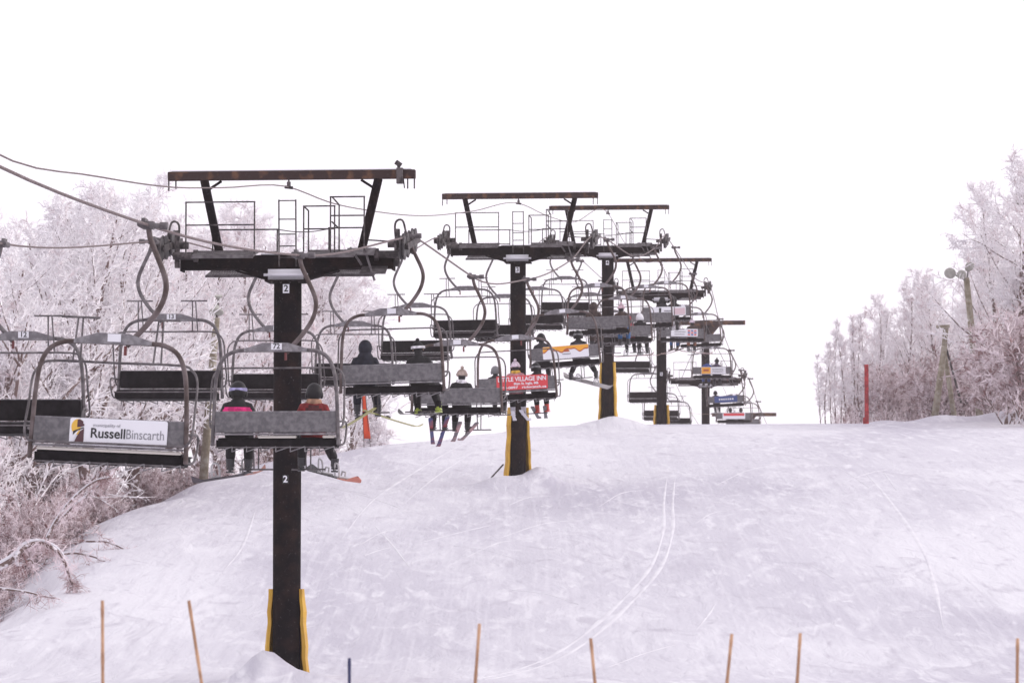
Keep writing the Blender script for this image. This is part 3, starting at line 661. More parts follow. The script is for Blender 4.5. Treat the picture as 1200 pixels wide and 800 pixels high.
# ------------------------------------------------------------------ riders
M_skin = mat('skin', (.45, .27, .2), .6)
def clothm(name, c): return mat('cloth_'+name, c, .85, 0, var=.25, vscale=9, bump=.4, bscale=14)
PR = random.Random(5)
def person(ci, x, label, jacket, pants, hat, hatkind='helmet', band=None, strap=None, boots=(.03, .03, .035), hood=False, size=1.0, legs=(0, 0), bootm=None, collar=None, pack=None):
    ch = chairs[ci]
    r = empty('person'); tag(r, label, 'person', 'riders on the lift')
    Mw = ch.matrix_basis if False else (Matrix.Translation(ch.location) @ ch.rotation_euler.to_matrix().to_4x4())
    r.location = Mw @ Vector((CX+x, .30, -2.875)); r.rotation_euler = (ch.rotation_euler[0], ch.rotation_euler[1]+R(PR.uniform(-3, 3)), ch.rotation_euler[2]+R(PR.uniform(-9, 9))); r.scale = (size,)*3
    V = []; E = []; Rd = []
    def v(co, rad, parent=None):
        V.append(co); Rd.append(rad)
        if parent is not None: E.append((parent, len(V)-1))
        return len(V)-1
    pel = v((0, 0, .10), (.17, .13)); ab = v((0, -.01, .24), (.17, .125), pel); chs = v((0, -.02, .38), (.185, .13), ab); up_ = v((0, -.01, .49), (.15, .105), chs)
    nk = v((0, .0, .57), .065, up_); hd0 = v((0, .02, .64), .085, nk); hd1 = v((0, .03, .73), .10, hd0); v((0, .03, .80), .07, hd1)
    for s in (-1, 1):
        lx = legs[0 if s < 0 else 1]
        sh = v((s*.17, -.005, .47), .085, up_); el = v((s*.27, .10, .26), .062, sh); wr = v((s*.17, .34, .22), .045, el); hnd = v((s*.13, .42, .215), .04, wr)
        hp = v((s*.10, .06, .09), .095, pel); kn_ = v((s*.14, .42, .085), .088, hp); cf = v((s*.14+lx*.5, .46, -.12), .088, kn_); an = v((s*.14+lx, .45, -.34), .078, cf)
    me = bpy.data.meshes.new('body'); me.from_pydata([c for c in V], E, []); o = bpy.data.objects.new('tmp', me); COL.objects.link(o)
    sk = o.modifiers.new('s', 'SKIN'); su = o.modifiers.new('u', 'SUBSURF'); su.levels = 2; su.render_levels = 2
    for i, d_ in enumerate(me.skin_vertices[0].data):
        rr_ = Rd[i]; d_.radius = rr_ if isinstance(rr_, tuple) else (rr_, rr_); d_.use_root = (i == 0)
    bpy.context.view_layer.update()
    bme = bpy.data.meshes.new_from_object(o.evaluated_get(bpy.context.evaluated_depsgraph_get())); bpy.data.objects.remove(o); bme.name = 'body'
    jm = clothm(*jacket); pm = clothm(*pants); gm = clothm('glove', (.02, .02, .022)); bme.materials.clear()
    for mm in (jm, pm, M_skin, gm): bme.materials.append(mm)
    bm = bmesh.new(); bm.from_mesh(bme)
    for f in bm.faces:
        c = f.calc_center_median(); k = 0
        if c.z > .60: k = 2 if c.y > .05 else 3
        elif c.y > .36 and c.z > .17: k = 3
        elif c.z < .16 and (c.y > .14 or c.z < .03): k = 1
        f.material_index = k; f.smooth = True
    # fingers, curled over the lap bar
    bm.to_mesh(bme); bm.free()
    fm = MB()
    for s in (-1, 1):
        for q_ in range(4):
            fx = s*(.13)+(q_-1.5)*.021; ln = (.07, .08, .075, .06)[q_]
            fm.tube([(fx, .42, .225), (fx, .42+ln*.6, .235), (fx, .42+ln, .20), (fx, .42+ln*.8, .175)], [.011, .011, .010, .008], 6, mi=3)
        fm.tube([(s*.13-s*.03, .40, .21), (s*.13-s*.062, .44, .205), (s*.13-s*.06, .48, .195)], [.013, .012, .009], 6, mi=3)
    # face: nose, eyes, mouth, ears on the forward side
    fm.tube([(0, .125, .735), (0, .155, .70), (0, .135, .69)], [.01, .018, .01], 6, mi=2)
    for s in (-1, 1): fm.ell((s*.035, .125, .735), (.014, .008, .008), 8, mi=3); fm.ell((s*.10, .03, .71), (.014, .022, .032), 8, mi=2)
    fm.ell((0, .118, .66), (.028, .01, .008), 8, mi=3)
    tm = fm.mesh('tmp', [jm, pm, M_skin, gm], True); bm = bmesh.new(); bm.from_mesh(bme); bm.from_mesh(tm); bm.to_mesh(bme); bm.free()
    b_ = bpy.data.objects.new('body', bme); COL.objects.link(b_); b_.parent = r
    # jacket: a quilted shell with hem, collar
    m = MB(); n = 22; ring = [(.0, .185, .150), (.06, .205, .155), (.16, .20, .150), (.28, .205, .150), (.40, .222, .152), (.485, .205, .130), (.53, .135, .105), (.585, .095, .090)]
    vs = [(a*math.cos(2*math.pi*j/n)*(1+.015*math.sin(j*3+z*40)), -.012+b2*math.sin(2*math.pi*j/n)*(1+.02*math.sin(j*2+z*60)), z) for z, a, b2 in ring for j in range(n)]
    m.add(vs, [(i*n+j, i*n+(j+1) % n, (i+1)*n+(j+1) % n, (i+1)*n+j) for i in range(len(ring)-1) for j in range(n)])
    jk = m.build('jacket', jm, r, smooth=True)
    md = jk.modifiers.new('u', 'SUBSURF'); md.levels = 1; md.render_levels = 1
    if band:
        m = MB(); vs = [((a+.006)*math.cos(2*math.pi*j/n), -.012+(b2+.006)*math.sin(2*math.pi*j/n), z) for z, a, b2 in ((.36, .226, .156), (.42, .228, .156), (.468, .222, .148)) for j in range(n)]
        m.add(vs, [(i*n+j, i*n+(j+1) % n, (i+1)*n+(j+1) % n, (i+1)*n+j) for i in range(2) for j in range(n)]); m.build('jacket_band', clothm(*band), jk, smooth=True)
    if collar:
        m = MB(); m.lathe([(.115, .52), (.13, .56), (.115, .61), (.09, .615)], 16, c=(0, .0, 0)); m.build('collar', clothm(*collar), jk, smooth=True)
    if pack:
        m = MB(); m.box((0, -.20, .34), (.26, .12, .34), bev=.045); m.build('backpack', clothm(*pack), r, smooth=True)
    if hood:
        m = MB(); m.ell((0, .0, .71), (.128, .135, .155), 18); m.lathe([(.15, .50), (.145, .56), (.11, .62)], 16); m.build('hood', jm, r, smooth=True)
    hmt = clothm(*hat)
    if hatkind == 'helmet':
        m = MB(); m.ell((0, .015, .72), (.132, .150, .155), 20, zmin=-.72)
        for s in (-1, 1): m.ell((s*.115, .02, .68), (.032, .055, .06), 10)
        hp_ = m.build('helmet', mat('helmet_'+hat[0], hat[1], .5, spec=.25), r, smooth=True)
    elif hatkind == 'beanie':
        m = MB(); m.ell((0, .02, .735), (.118, .125, .125), 18, zmin=-.25); m.lathe([(.118, .70), (.128, .705), (.128, .755), (.12, .76)], 18, c=(0, .02, 0)); hp_ = m.build('hat', hmt, r, smooth=True)
        m = MB(); m.ell((0, .02, .885), (.04, .04, .04), 10); m.build('pompom', hmt, hp_, smooth=True)
    else: hp_ = None
    if strap and hp_:
        m = MB(); k = 20; vs = []
        for z, rr_ in ((.70, .134), (.705, .139), (.745, .139), (.75, .134)):
            for j in range(k): vs.append((rr_*1.0*math.cos(2*math.pi*j/k), .02+rr_*1.10*math.sin(2*math.pi*j/k), z+.015))
        m.add(vs, [(i*k+j, i*k+(j+1) % k, (i+1)*k+(j+1) % k, (i+1)*k+j) for i in range(3) for j in range(k)]); m.build('goggle_strap', clothm(*strap), hp_, smooth=True)
    for i, s in enumerate((-1, 1)):
        lx = legs[i]; bx = s*.14+lx
        m = MB(); m.tube(smooth_path([(bx, .435, -.30), (bx, .445, -.38), (bx, .45, -.43)], 3), [.070, .070, .066, .064, .064, .064, .064], 10)
        bk = mat('boot_%.2f%.2f%.2f' % tuple(bootm or boots), tuple(bootm or boots), .4)
        shaft = m if bootm != lime else None
        if bootm == lime: m.build('boot_shaft', M_black, r); m = MB()
        m.box((bx, .49, -.455), (.105, .29, .095), bev=.03); m.box((bx, .49, -.505), (.11, .30, .02))
        for zb in (-.33, -.40): m.box((bx, .48, zb), (.13, .04, .02))
        m.build('boot', bk, r)
    return r, Mw @ Vector((CX+x, .30, -2.875)), ch.rotation_euler
def ski(pr, foot, yaw, pitch, color, label, length=1.55, fwd=.12, roll=0, legs=(0, 0), size=1):
    root, p, e = pr; s = -1 if foot == 0 else 1
    bx = s*.14*size+legs[foot]*size
    M = Matrix.Translation(p) @ e.to_matrix().to_4x4() @ Matrix.Translation((bx, .48*size, -.53*size)) @ Euler((R(pitch), R(roll), R(yaw))).to_matrix().to_4x4()
    r = empty('ski'); r.matrix_world = M; tag(r, label, 'ski', 'skis hanging under the riders')
    n = 24; vs = []
    for i in range(n+1):
        t_ = i/n; y = -length/2+length*t_+fwd; wd = .040+.012*abs(2*t_-1)**1.5
        if t_ > .93: wd *= math.sqrt(max(0.02, 1-((t_-.93)/.07)**2))
        if t_ < .03: wd *= .7
        z = .09*max(0, (t_-.86)/.14)**2 + .02*(2*t_-1)**2
        vs += [(-wd, y, z), (wd, y, z), (wd, y, z+.012), (-wd, y, z+.012)]
    m = MB(); m.add(vs, [(i*4+a, i*4+(a+1) % 4, i*4+4+(a+1) % 4, i*4+4+a) for i in range(n) for a in range(4)] + [(0, 3, 2, 1), (n*4, n*4+1, n*4+2, n*4+3)])
    m.build('ski_board', mat('ski_'+color[0], color[1], .35, col2=color[2] if len(color) > 2 else None, vscale=2.2), r)
    m = MB(); m.box((0, .16, .035), (.07, .09, .04), bev=.008); m.box((0, -.17, .04), (.07, .11, .05), bev=.008); m.box((0, 0, .02), (.06, .3, .012)); m.build('binding', M_rubber, r)
def board(p, rot, color, tipc, label, length=1.5):
    r = empty('snowboard', p, rot); tag(r, label, 'snowboard', 'snowboards hanging under the riders')
    n = 30; vs = []
    for i in range(n+1):
        t_ = i/n; x = -length/2+length*t_; u = abs(2*t_-1); wd = .125+.02*u*u
        if u > .82: wd = .145*math.sqrt(max(.01, 1-((u-.82)/.18)**2))
        z = .10*max(0, (u-.8)/.2)**2
        vs += [(x, -wd, z), (x, wd, z), (x, wd, z+.012), (x, -wd, z+.012)]
    m = MB(); fs = [(i*4+a, i*4+(a+1) % 4, i*4+4+(a+1) % 4, i*4+4+a) for i in range(n) for a in range(4)] + [(0, 3, 2, 1), (n*4, n*4+1, n*4+2, n*4+3)]
    m.add(vs, fs); m.m = [1 if (k//4) > n*.72 and k < n*4 else 0 for k in range(len(fs))]
    m.build('deck', [mat('deck_'+color[0], color[1], .7, var=.3, vscale=4, spec=.15), mat('deck_'+tipc[0], tipc[1], .7, spec=.15)], r)
    for x in (-.27, .27):
        m = MB(); m.box((x, 0, .025), (.13, .24, .025), bev=.008); m.tube(smooth_path([(x-.07, -.09, .03), (x-.06, -.13, .20), (x, -.15, .24), (x+.06, -.13, .20), (x+.07, -.09, .03)], 3), .016, 6)
        m.tube([(x-.06, .02, .05), (x-.05, .02, .12), (x+.05, .02, .12), (x+.06, .02, .05)], .014, 5); m.build('binding', mat('binding_grey', (.45, .44, .45), .5), r)
    return r
lime = (.36, .45, .05)
black = ('black', (.009, .009, .011)); navy = ('navy', (.012, .014, .026)); char = ('charcoal', (.032, .03, .035))
pink = ('pink', (.80, .03, .22)); redc = ('red', (.20, .012, .014)); palepink = ('pale_pink', (.60, .28, .30)); brown = ('brown', (.06, .04, .035)); blue = ('blue', (.03, .12, .30)); bluej = ('blue_jacket', (.05, .09, .30))
grey = ('grey', (.22, .22, .23)); white = ('white', (.72, .70, .74)); lime = (.36, .45, .05)
p1 = person(1, -.66, 'rider in a black jacket with a hot pink band, on the left of chair 72', black, black, ('black', (.012, .012, .014)), band=pink, strap=('lilac', (.35, .33, .55)), hood=False, size=1.04, legs=(0, 0))
p2 = person(1, .55, 'rider in a red jacket and black helmet, on the right of chair 72', redc, black, ('black', (.012, .012, .014)), collar=('tan', (.35, .2, .13)), legs=(-.03, .22), pack=('dark_red', (.06, .01, .012)))
p3 = person(2, -.57, 'hooded rider in dark navy with pale yellow skis', navy, navy, black, 'none', hood=True, size=1.06, legs=(0, .1))
p4 = person(2, .51, 'rider in black with a white headband on a dark hat and lime boots', black, black, ('black', (.02, .02, .025)), 'beanie', strap=white, bootm=lime, legs=(0, .12))
p5 = person(3, .05, 'rider in black wearing a beige pompom hat and a white collar', black, black, ('beige', (.38, .30, .26)), 'beanie', collar=white)
p6 = person(3, -.52, 'rider hidden behind the lime booted rider, only dark legs and blue tipped skis showing', char, char, black, size=.95)
p7 = person(4, -.56, 'rider with a grey helmet on the left under the red inn sign', char, black, ('grey', (.20, .20, .21)), size=.86)
p8 = person(4, -.05, 'child in a pale pink coat and white knitted hat behind the red inn sign', palepink, black, ('white_knit', (.62, .52, .60)), 'beanie', collar=('mustard', (.65, .38, .06)), bootm=(.62, .6, .66), size=.98)
p9 = person(4, .50, 'rider with a black helmet and red boots, right end of the red inn sign', black, black, ('black', (.02, .02, .025)), strap=grey, bootm=(.62, .07, .05), size=.90)
p10 = person(5, -.66, 'rider in charcoal at the left end of the flame banner', char, char, ('black', (.02, .02, .025)))
p11 = person(5, .37, 'snowboarder with a dark backpack in front of the flame banner', black, black, ('black', (.02, .02, .025)), strap=grey, pack=char, legs=(-.2, .25))
p12 = person(6, -.18, 'rider in a brown hooded coat on the plain grey chair', brown, brown, brown, 'none', hood=True, size=1.06)
p13 = person(6, .72, 'rider in a pale pink hat peeking over the right end of the plain grey chair', brown, blue, ('pale_pink_knit', (.60, .42, .48)), 'beanie', size=.94)
p14 = person(7, .22, 'rider in a red hooded jacket beside a white helmet', ('dull_red', (.34, .06, .08)), black, redc, 'none', hood=True, size=.92)
p15 = person(7, .58, 'rider with a shiny white helmet and black jacket', black, black, ('white', (.75, .75, .78)))
p16 = person(9, -.22, 'left one of two dark riders above the white and pink banner', char, black, ('black', (.02, .02, .025)))
p17 = person(9, .30, 'right one of two dark riders above the white and pink banner', black, black, ('black', (.02, .02, .025)), hood=True)
p18 = person(10, -.36, 'rider with a white hood above the small red and blue blocks banner', ('pale_grey', (.5, .48, .52)), blue, ('white', (.75, .75, .78)))
p19 = person(10, .44, 'rider in brown with a light cap above the small red and blue blocks banner', brown, ('orange_brown', (.35, .14, .08)), ('white_knit', (.62, .52, .60)), 'beanie')
p20 = person(12, -.25, 'rider in a blue jacket above the orange and white banner', bluej, bluej, ('black', (.02, .02, .025)), 'beanie')
p21 = person(12, .22, 'rider in dark purple beside the blue jacketed rider above the orange banner', ('plum', (.07, .05, .09)), char, ('black', (.02, .02, .025)), 'beanie')
p22 = person(13, -.55, 'rider slumped behind the dark blue banner with only legs hanging out', char, char, ('black', (.02, .02, .025)), size=.85)
p23 = person(14, -.2, 'left one of two riders on the small red and white banner chair', char, char, ('black', (.02, .02, .025)), size=.82)
p24 = person(14, .4, 'right one of two riders on the small red and white banner chair', brown, char, ('black', (.02, .02, .025)), size=.82)
yel = ('yellow', (.40, .39, .13)); bl = ('blue_red', (.02, .035, .16), (.24, .04, .05))
ski(p3, 0, 38, -14, yel, 'pale yellow left ski of the hooded rider in navy', 1.5, .2, legs=(0, .1), size=1.06)
ski(p3, 1, -40, -12, yel, 'pale yellow right ski of the hooded rider, tip curling out to the right', 1.6, .3, legs=(0, .1), size=1.06)
ski(p4, 0, 30, 2, char, 'dark ski under the lime left boot', 1.4, .2)
ski(p4, 1, -6, 4, char, 'dark ski under the lime right boot', 1.4, .2)
ski(p6, 0, 4, -25, bl, 'blue and red left ski pointing down below the lime boots', 1.4, .1, size=.95)
ski(p6, 1, 18, -30, bl, 'blue and red right ski crossing below the lime boots', 1.4, .1, size=.95)
ski(p5, 0, 14, -18, ('plain_dark', (.08, .06, .07), (.4, .2, .2)), 'dark left ski of the rider in the beige pompom hat', 1.4, .1)
ski(p5, 1, 24, -16, ('plain_dark', (.08, .06, .07)), 'dark right ski of the rider in the beige pompom hat', 1.4, .1)
ski(p8, 0, 3, -10, ('pearl', (.6, .6, .66)), 'pearl white left ski of the child in the pink coat', 1.2, .1)
ski(p8, 1, -6, -12, ('pearl', (.6, .6, .66)), 'pearl white right ski of the child in the pink coat', 1.2, .1)
ski(p9, 0, -4, -14, char, 'left ski under the red boots', 1.2, .1, size=.9); ski(p9, 1, 4, -14, char, 'right ski under the red boots', 1.2, .1, size=.9)
ski(p10, 0, 2, -8, char, 'left ski of the charcoal rider by the flame banner', 1.4, .1); ski(p10, 1, -4, -8, char, 'right ski of the charcoal rider by the flame banner', 1.4, .1)
ski(p18, 0, 50, -12, ('tan', (.3, .2, .16)), 'left ski of the white hooded rider, tip curling left', 1.6, .4); ski(p18, 1, 42, -8, ('tan', (.3, .2, .16)), 'right ski of the white hooded rider', 1.6, .4)
ski(p22, 0, 75, 5, ('tan', (.3, .2, .16)), 'long ski sticking out left of the dark blue banner', 1.8, .6)
def relp(pr, dx, dy, dz): return pr[1]+Vector((dx, dy, dz))
board(relp(p2, .30, .62, -.60), (R(-6), R(9), R(-58)), ('graphite', (.06, .06, .065)), ('coral', (.55, .22, .17)), 'dark snowboard with a coral red nose under the red jacket rider', 1.5)
board(relp(p1, -.16, .60, -.60), (R(-8), R(-9), R(28)), ('slate', (.07, .06, .07)), ('peach', (.45, .24, .20)), 'dark snowboard with grey bindings and a peach tip under the pink banded rider', 1.3)
board(relp(p11, .25, .50, -.60), (R(24), R(15), R(-12)), ('silver', (.33, .31, .32)), ('silver2', (.36, .34, .35)), 'silver grey snowboard tilted down to the right below the flame banner', 1.5)
board(relp(p15, -.25, .48, -.60), (R(10), R(-3), R(6)), ('rose', (.45, .33, .33)), ('rose', (.45, .33, .33)), 'pale rose snowboard under the white helmet rider', 1.5)
board(relp(p19, .15, .48, -.60), (R(10), R(5), R(6)), ('rose', (.45, .33, .33)), ('rose', (.45, .33, .33)), 'long pale snowboard below the small red and blue blocks banner', 1.6)

# ------------------------------------------------------------------ trees
rng = random.Random(11)
def rand_perp(d, rn):
    a = Vector((rn.gauss(0, 1), rn.gauss(0, 1), rn.gauss(0, 1))); a -= d*a.dot(d); return a.normalized()
def make_tree(seed, style, h):
    rn = random.Random(seed); tk = MB(); spikes = []   # (p, q, r)
    P = dict(tall=dict(nl=20, l1=.40, ang=38, up=.10, start=.18, r=.012, n2=7, n3=8),
             broad=dict(nl=18, l1=.52, ang=48, up=.06, start=.12, r=.017, n2=8, n3=9),
             sparse=dict(nl=11, l1=.26, ang=24, up=.16, start=.12, r=.007, n2=4, n3=4),
             slim=dict(nl=18, l1=.20, ang=26, up=.16, start=.15, r=.008, n2=5, n3=7),
             bush=dict(nl=0, l1=.9, ang=30, up=.02, start=0, r=.006, n2=8, n3=8))[style]
    def line(p, d, L, n, jit, up):
        pts = [p.copy()]; dd = d.copy()
        for i in range(n):
            dd = (dd+rand_perp(dd, rn)*jit*abs(rn.gauss(0, 1))+Vector((0, 0, up))).normalized(); pts.append(pts[-1]+dd*L/n)
        return pts
    def twigs(pts, cnt, L):
        k = len(pts)-1
        for _ in range(cnt):
            t_ = rn.random()**.8*k; i = min(int(t_), k-1); p = pts[i].lerp(pts[i+1], t_-i); d = (pts[i+1]-pts[i]).normalized()
            q = (d*rn.uniform(.3, 1)+rand_perp(d, rn)*rn.uniform(.4, 1)+Vector((0, 0, rn.uniform(-.25, .35)))).normalized(); l = L*rn.uniform(.5, 1.3)
            e = p+q*l; spikes.append((p, e, .019))
            for _ in range(2):
                t2 = rn.uniform(.2, .9); q2 = (q*.7+rand_perp(q, rn)*.8).normalized(); p2_ = p.lerp(e, t2); spikes.append((p2_, p2_+q2*l*rn.uniform(.3, .55), .015))
    def limb(p, d, L, r):
        pts = line(p, d, L, 6, .16, P['up']); tk.tube(pts, [r*(1-.8*i/6) for i in range(7)], 5, cap=False)
        twigs(pts[2:], 6, .35)
        for j in range(P['n2']):
            t_ = .2+.8*(j+rn.random()*.8)/P['n2']; t_ = min(t_, .98)*6; i = int(t_); q = pts[i].lerp(pts[min(i+1, 6)], t_-i); dd = (pts[min(i+1, 6)]-pts[i]).normalized() if i < 6 else d
            d2 = (dd*.8+rand_perp(dd, rn)*.75+Vector((0, 0, .12))).normalized(); L2 = L*.42*(1.15-.5*t_/6)*rn.uniform(.7, 1.2)
            p2 = line(q, d2, L2, 3, .2, .05)
            for a, b_ in zip(p2[:-1], p2[1:]): spikes.append((a, b_+(b_-a)*.3, .034))
            twigs(p2, P['n3']-2, .32)
            for _ in range(3):
                t3 = rn.uniform(.3, 1)*3; i3 = min(int(t3), 2); q3 = p2[i3].lerp(p2[i3+1], t3-i3); d3 = (d2+rand_perp(d2, rn)).normalized()
                p3 = line(q3, d3, L2*.5, 2, .2, .04)
                for a, b_ in zip(p3[:-1], p3[1:]): spikes.append((a, b_+(b_-a)*.3, .026))
                twigs(p3, 3, .26)
    if style == 'bush':
        for i in range(11):
            a = rn.uniform(0, 6.28); d = Vector((math.cos(a)*rn.uniform(.2, .75), math.sin(a)*rn.uniform(.2, .75), 1)).normalized()
            limb(Vector((rn.uniform(-.2, .2), rn.uniform(-.2, .2), -.1)), d, h*rn.uniform(.6, 1.0), h*.007)
    else:
        d0 = Vector((rn.uniform(-.06, .06), rn.uniform(-.06, .06), 1)).normalized()
        tp = line(Vector((0, 0, -.3)), d0, h*.97, 12, .05, .03); r0 = h*P['r']
        tk.tube(tp, [r0*(1-.9*i/12)+.008 for i in range(13)], 8, cap=False)
        if style == 'broad':
            for q_ in range(2):
                i = rn.randint(2, 3); a = rn.uniform(0, 6.28); dd = Vector((math.cos(a)*.4, math.sin(a)*.4, 1)).normalized(); t2 = line(tp[i], dd, h*.62, 8, .08, .03); tk.tube(t2, [r0*.6*(1-.85*k/8) for k in range(9)], 6, cap=False)
                for j in range(6):
                    a = rn.uniform(0, 6.28); u = rn.randint(2, 7); an = R(P['ang'])
                    limb(t2[u], Vector((math.cos(a)*math.sin(an), math.sin(a)*math.sin(an), math.cos(an))), h*P['l1']*.5, r0*.22)
        for j in range(P['nl']):
            f = P['start']+(1-P['start'])*(j+rn.random()*.7)/P['nl']; f = min(f, .97); i = int(f*12); q = tp[i].lerp(tp[i+1], f*12-i); a = j*2.4+rn.uniform(-.5, .5); an = R(P['ang']*rn.uniform(.75, 1.25))
            Ls = h*P['l1']*(1.05-.8*f**1.3)*rn.uniform(.75, 1.15)
            limb(q, Vector((math.cos(a)*math.sin(an), math.sin(a)*math.sin(an), math.cos(an))), Ls, r0*.42*(1.1-f))
    # spikes -> mesh
    A = np.array([tuple(a) for a, _, _ in spikes]); B = np.array([tuple(b_) for _, b_, _ in spikes]); rr_ = np.array([r for _, _, r in spikes])[:, None]
    D = B-A; D /= np.linalg.norm(D, axis=1, keepdims=True)+1e-9; up = np.tile([.13, .27, .95], (len(D), 1)); X = np.cross(D, up); X /= np.linalg.norm(X, axis=1, keepdims=True)+1e-9; Y = np.cross(D, X)
    v = np.stack([A+X*rr_, A+(-.5*X+.866*Y)*rr_, A+(-.5*X-.866*Y)*rr_, B], 1).reshape(-1, 3); k = np.arange(len(A))*4
    f = np.stack([np.stack([k, k+1, k+3], 1), np.stack([k+1, k+2, k+3], 1), np.stack([k+2, k, k+3], 1)], 1).reshape(-1, 3)
    me = bpy.data.meshes.new('crown'); me.vertices.add(len(v)); me.vertices.foreach_set('co', v.ravel()); me.loops.add(f.size); me.loops.foreach_set('vertex_index', f.ravel())
    me.polygons.add(len(f)); me.polygons.foreach_set('loop_start', np.arange(0, f.size, 3)); me.polygons.foreach_set('loop_total', np.full(len(f), 3)); me.update()
    tm = tk.mesh('trunk', M_bark, True)
    return dict(h=h, crown=me, trunk=tm)
T = {}
T['broad'] = [make_tree(20+i, 'broad', 11) for i in range(3)]
T['tall'] = [make_tree(40+i, 'tall', 11) for i in range(3)]
T['slim'] = [make_tree(60+i, 'slim', 7) for i in range(3)]
T['sparse'] = [make_tree(100+i, 'sparse', 7) for i in range(4)]
T['bush'] = [make_tree(80+i, 'bush', 3.2) for i in range(4)]
for k, mm in (('broad', M_frostw), ('tall', M_frost), ('slim', M_frost), ('sparse', M_frost), ('bush', M_brush)):
    for tdat in T[k]: tdat['crown'].materials.append(mm)
print('tris per tree', {k: [len(t_['crown'].polygons) for t_ in v] for k, v in T.items()})
def put_tree(kind, var, x, y, h, label, group, name='tree', cat='tree', lean=0):
    td = T[kind][var % len(T[kind])]; s = h/td['h']; wk = 1
    r = empty(name, (x, y, gz(x, y)-.1), (R(rng.uniform(-3, 3)), R(lean+rng.uniform(-3, 3)), rng.uniform(0, 6.28))); r.scale = (wk*s*rng.uniform(.9, 1.1), wk*s*rng.uniform(.9, 1.1), s)
    tag(r, label, cat, group)
    for nm in (('trunk', 'crown') if kind != 'bush' else ('trunk', 'crown')):
        o = bpy.data.objects.new({'trunk': 'trunk' if kind != 'bush' else 'stems', 'crown': 'crown' if kind != 'bush' else 'twigs'}[nm], td[nm]); COL.objects.link(o); o.parent = r
    return r
sky_l = pchip([-60, 0, 50, 100, 150, 200, 240, 290, 340, 400, 440, 470], [320, 285, 255, 228, 218, 262, 262, 240, 268, 300, 352, 420])
gl = 'frosted trees of the wood left of the slope'
LT = {'broad': 'broad bushy hoarfrosted tree in the wood left of the slope', 'tall': 'tall hoarfrosted tree with ascending branches in the wood left of the slope', 'slim': 'slender upright frosted sapling in the wood left of the slope'}
LL = {150: 'broad frosted tree directly right of the largest dome, above the nearest haul rope', 45: 'broad frosted tree left of the largest dome of twigs', 5: 'frosted tree cut by the left edge under the haul rope',
      72: 'frosted tree filling the gap left of the largest dome', 122: 'frosted tree in front of the largest dome, near the first hanger', 172: 'frosted tree just left of the left sheaves of the nearest tower', 25: 'frosted tree second from the left edge, above chair number 12',
      212: 'tall frosted tree behind the left sheaves of the nearest tower', 272: 'frosted tree seen through the left handrail of the nearest tower', 310: 'frosted tree behind the middle of the nearest crossarm', 195: 'tall frosted tree rising beside the left end of the nearest top beam',
      255: 'tall frosted tree behind the left lifting post of the nearest tower', 292: 'tall frosted tree left of the ladder on the nearest tower', 232: 'frosted tree between the left sheaves and the left lifting post', 325: 'tall frosted tree directly behind the ladder of the nearest tower',
      362: 'frosted tree seen through the right handrails of the nearest tower', 392: 'slender frosted tree below the right catwalk of the nearest tower', 410: 'frosted tree behind the right lifting post of the nearest tower', 432: 'slender frosted tree behind the hooded rider in navy',
      345: 'frosted tree just right of the nearest tower pole', 378: 'low frosted tree behind the rider in red', 300: 'frosted tree just left of the nearest tower pole', 448: 'last slender frosted tree at the right end of the left wood', 425: 'slender sapling beside the orange gate banner'}
# the big crowns along the skyline
for x, d, k, v_, dy, lab in ((98, 118, 'broad', 0, 0, 'largest frost covered tree, a dome of twigs rising above the left end of the lift'), (150, 128, 'broad', 1, 0, None), (45, 122, 'broad', 2, 0, None), (5, 112, 'broad', 1, 5, None), (72, 132, 'broad', 2, 12, None), (122, 124, 'broad', 0, 10, None), (172, 140, 'broad', 2, 14, None), (25, 118, 'broad', 0, 20, None), (212, 142, 'tall', 2, 6, None), (272, 155, 'tall', 0, 25, None), (310, 160, 'broad', 1, 30, None), (195, 134, 'tall', 0, 0, None),
                       (255, 140, 'tall', 1, 0, None), (292, 146, 'tall', 2, 0, None), (232, 150, 'broad', 0, 8, None), (325, 152, 'tall', 0, 8, None), (362, 165, 'tall', 1, 10, None), (392, 172, 'slim', 2, 0, None),
                       (410, 182, 'tall', 2, 10, None), (432, 192, 'slim', 1, 0, None), (345, 175, 'broad', 2, 15, None), (378, 190, 'broad', 0, 30, None), (300, 168, 'broad', 1, 20, None), (448, 205, 'slim', 0, 20, None), (425, 210, 'slim', 2, 20, None)):
    X = (x-600)*d/F; zt = CZ+(YH-float(sky_l(x))-dy)*d/F; h = zt-gz(X, d)
    put_tree(k, v_, X, d, max(5, h), lab or LL[x], gl)
for i in range(40):
    x = rng.uniform(-40, 390); d = rng.uniform(100, 150) if x < 240 else rng.uniform(138, 185)
    X = (x-600)*d/F
    if X > float(edge(d))-2.5: continue
    k = rng.choice(('tall', 'slim', 'broad', 'slim')); zt = CZ+(YH-float(sky_l(x))-rng.uniform(30, 170))*d/F; h = zt-gz(X, d)
    if h < 3: continue
    put_tree(k, i, X, d, min(h, 13), LT[k], gl, lean=rng.uniform(-5, 5))
# shrubs on the bank below
gs = 'frosted shrubs on the left bank'
for i in range(90):
    d = rng.uniform(84, 134); x = rng.uniform(-30, 240); X = (x-600)*d/F; e = float(edge(d))
    if X > e-1.3-rng.random()*.9: continue
    put_tree('bush', i, X, d, rng.uniform(1.6, 3.6) * (1 if X < e-4 else .6), ('reddish frosted shrub below the Russell Binscarth chair, on the left bank' if 40 < x < 235 else 'reddish frosted shrub at the left edge beside the snow topped arching stem'), gs, 'shrub', 'shrub')
for i in range(16):   # shrubs following the edge
    d = 92+i*2.8; e = float(edge(d)); X = e-1.6-rng.uniform(0, 1.4)
    put_tree('bush', i+1, X, d, rng.uniform(1.0, 1.9), 'low frosted shrub along the snowy rim left of the slope', 'low shrubs along the left rim', 'shrub', 'shrub')
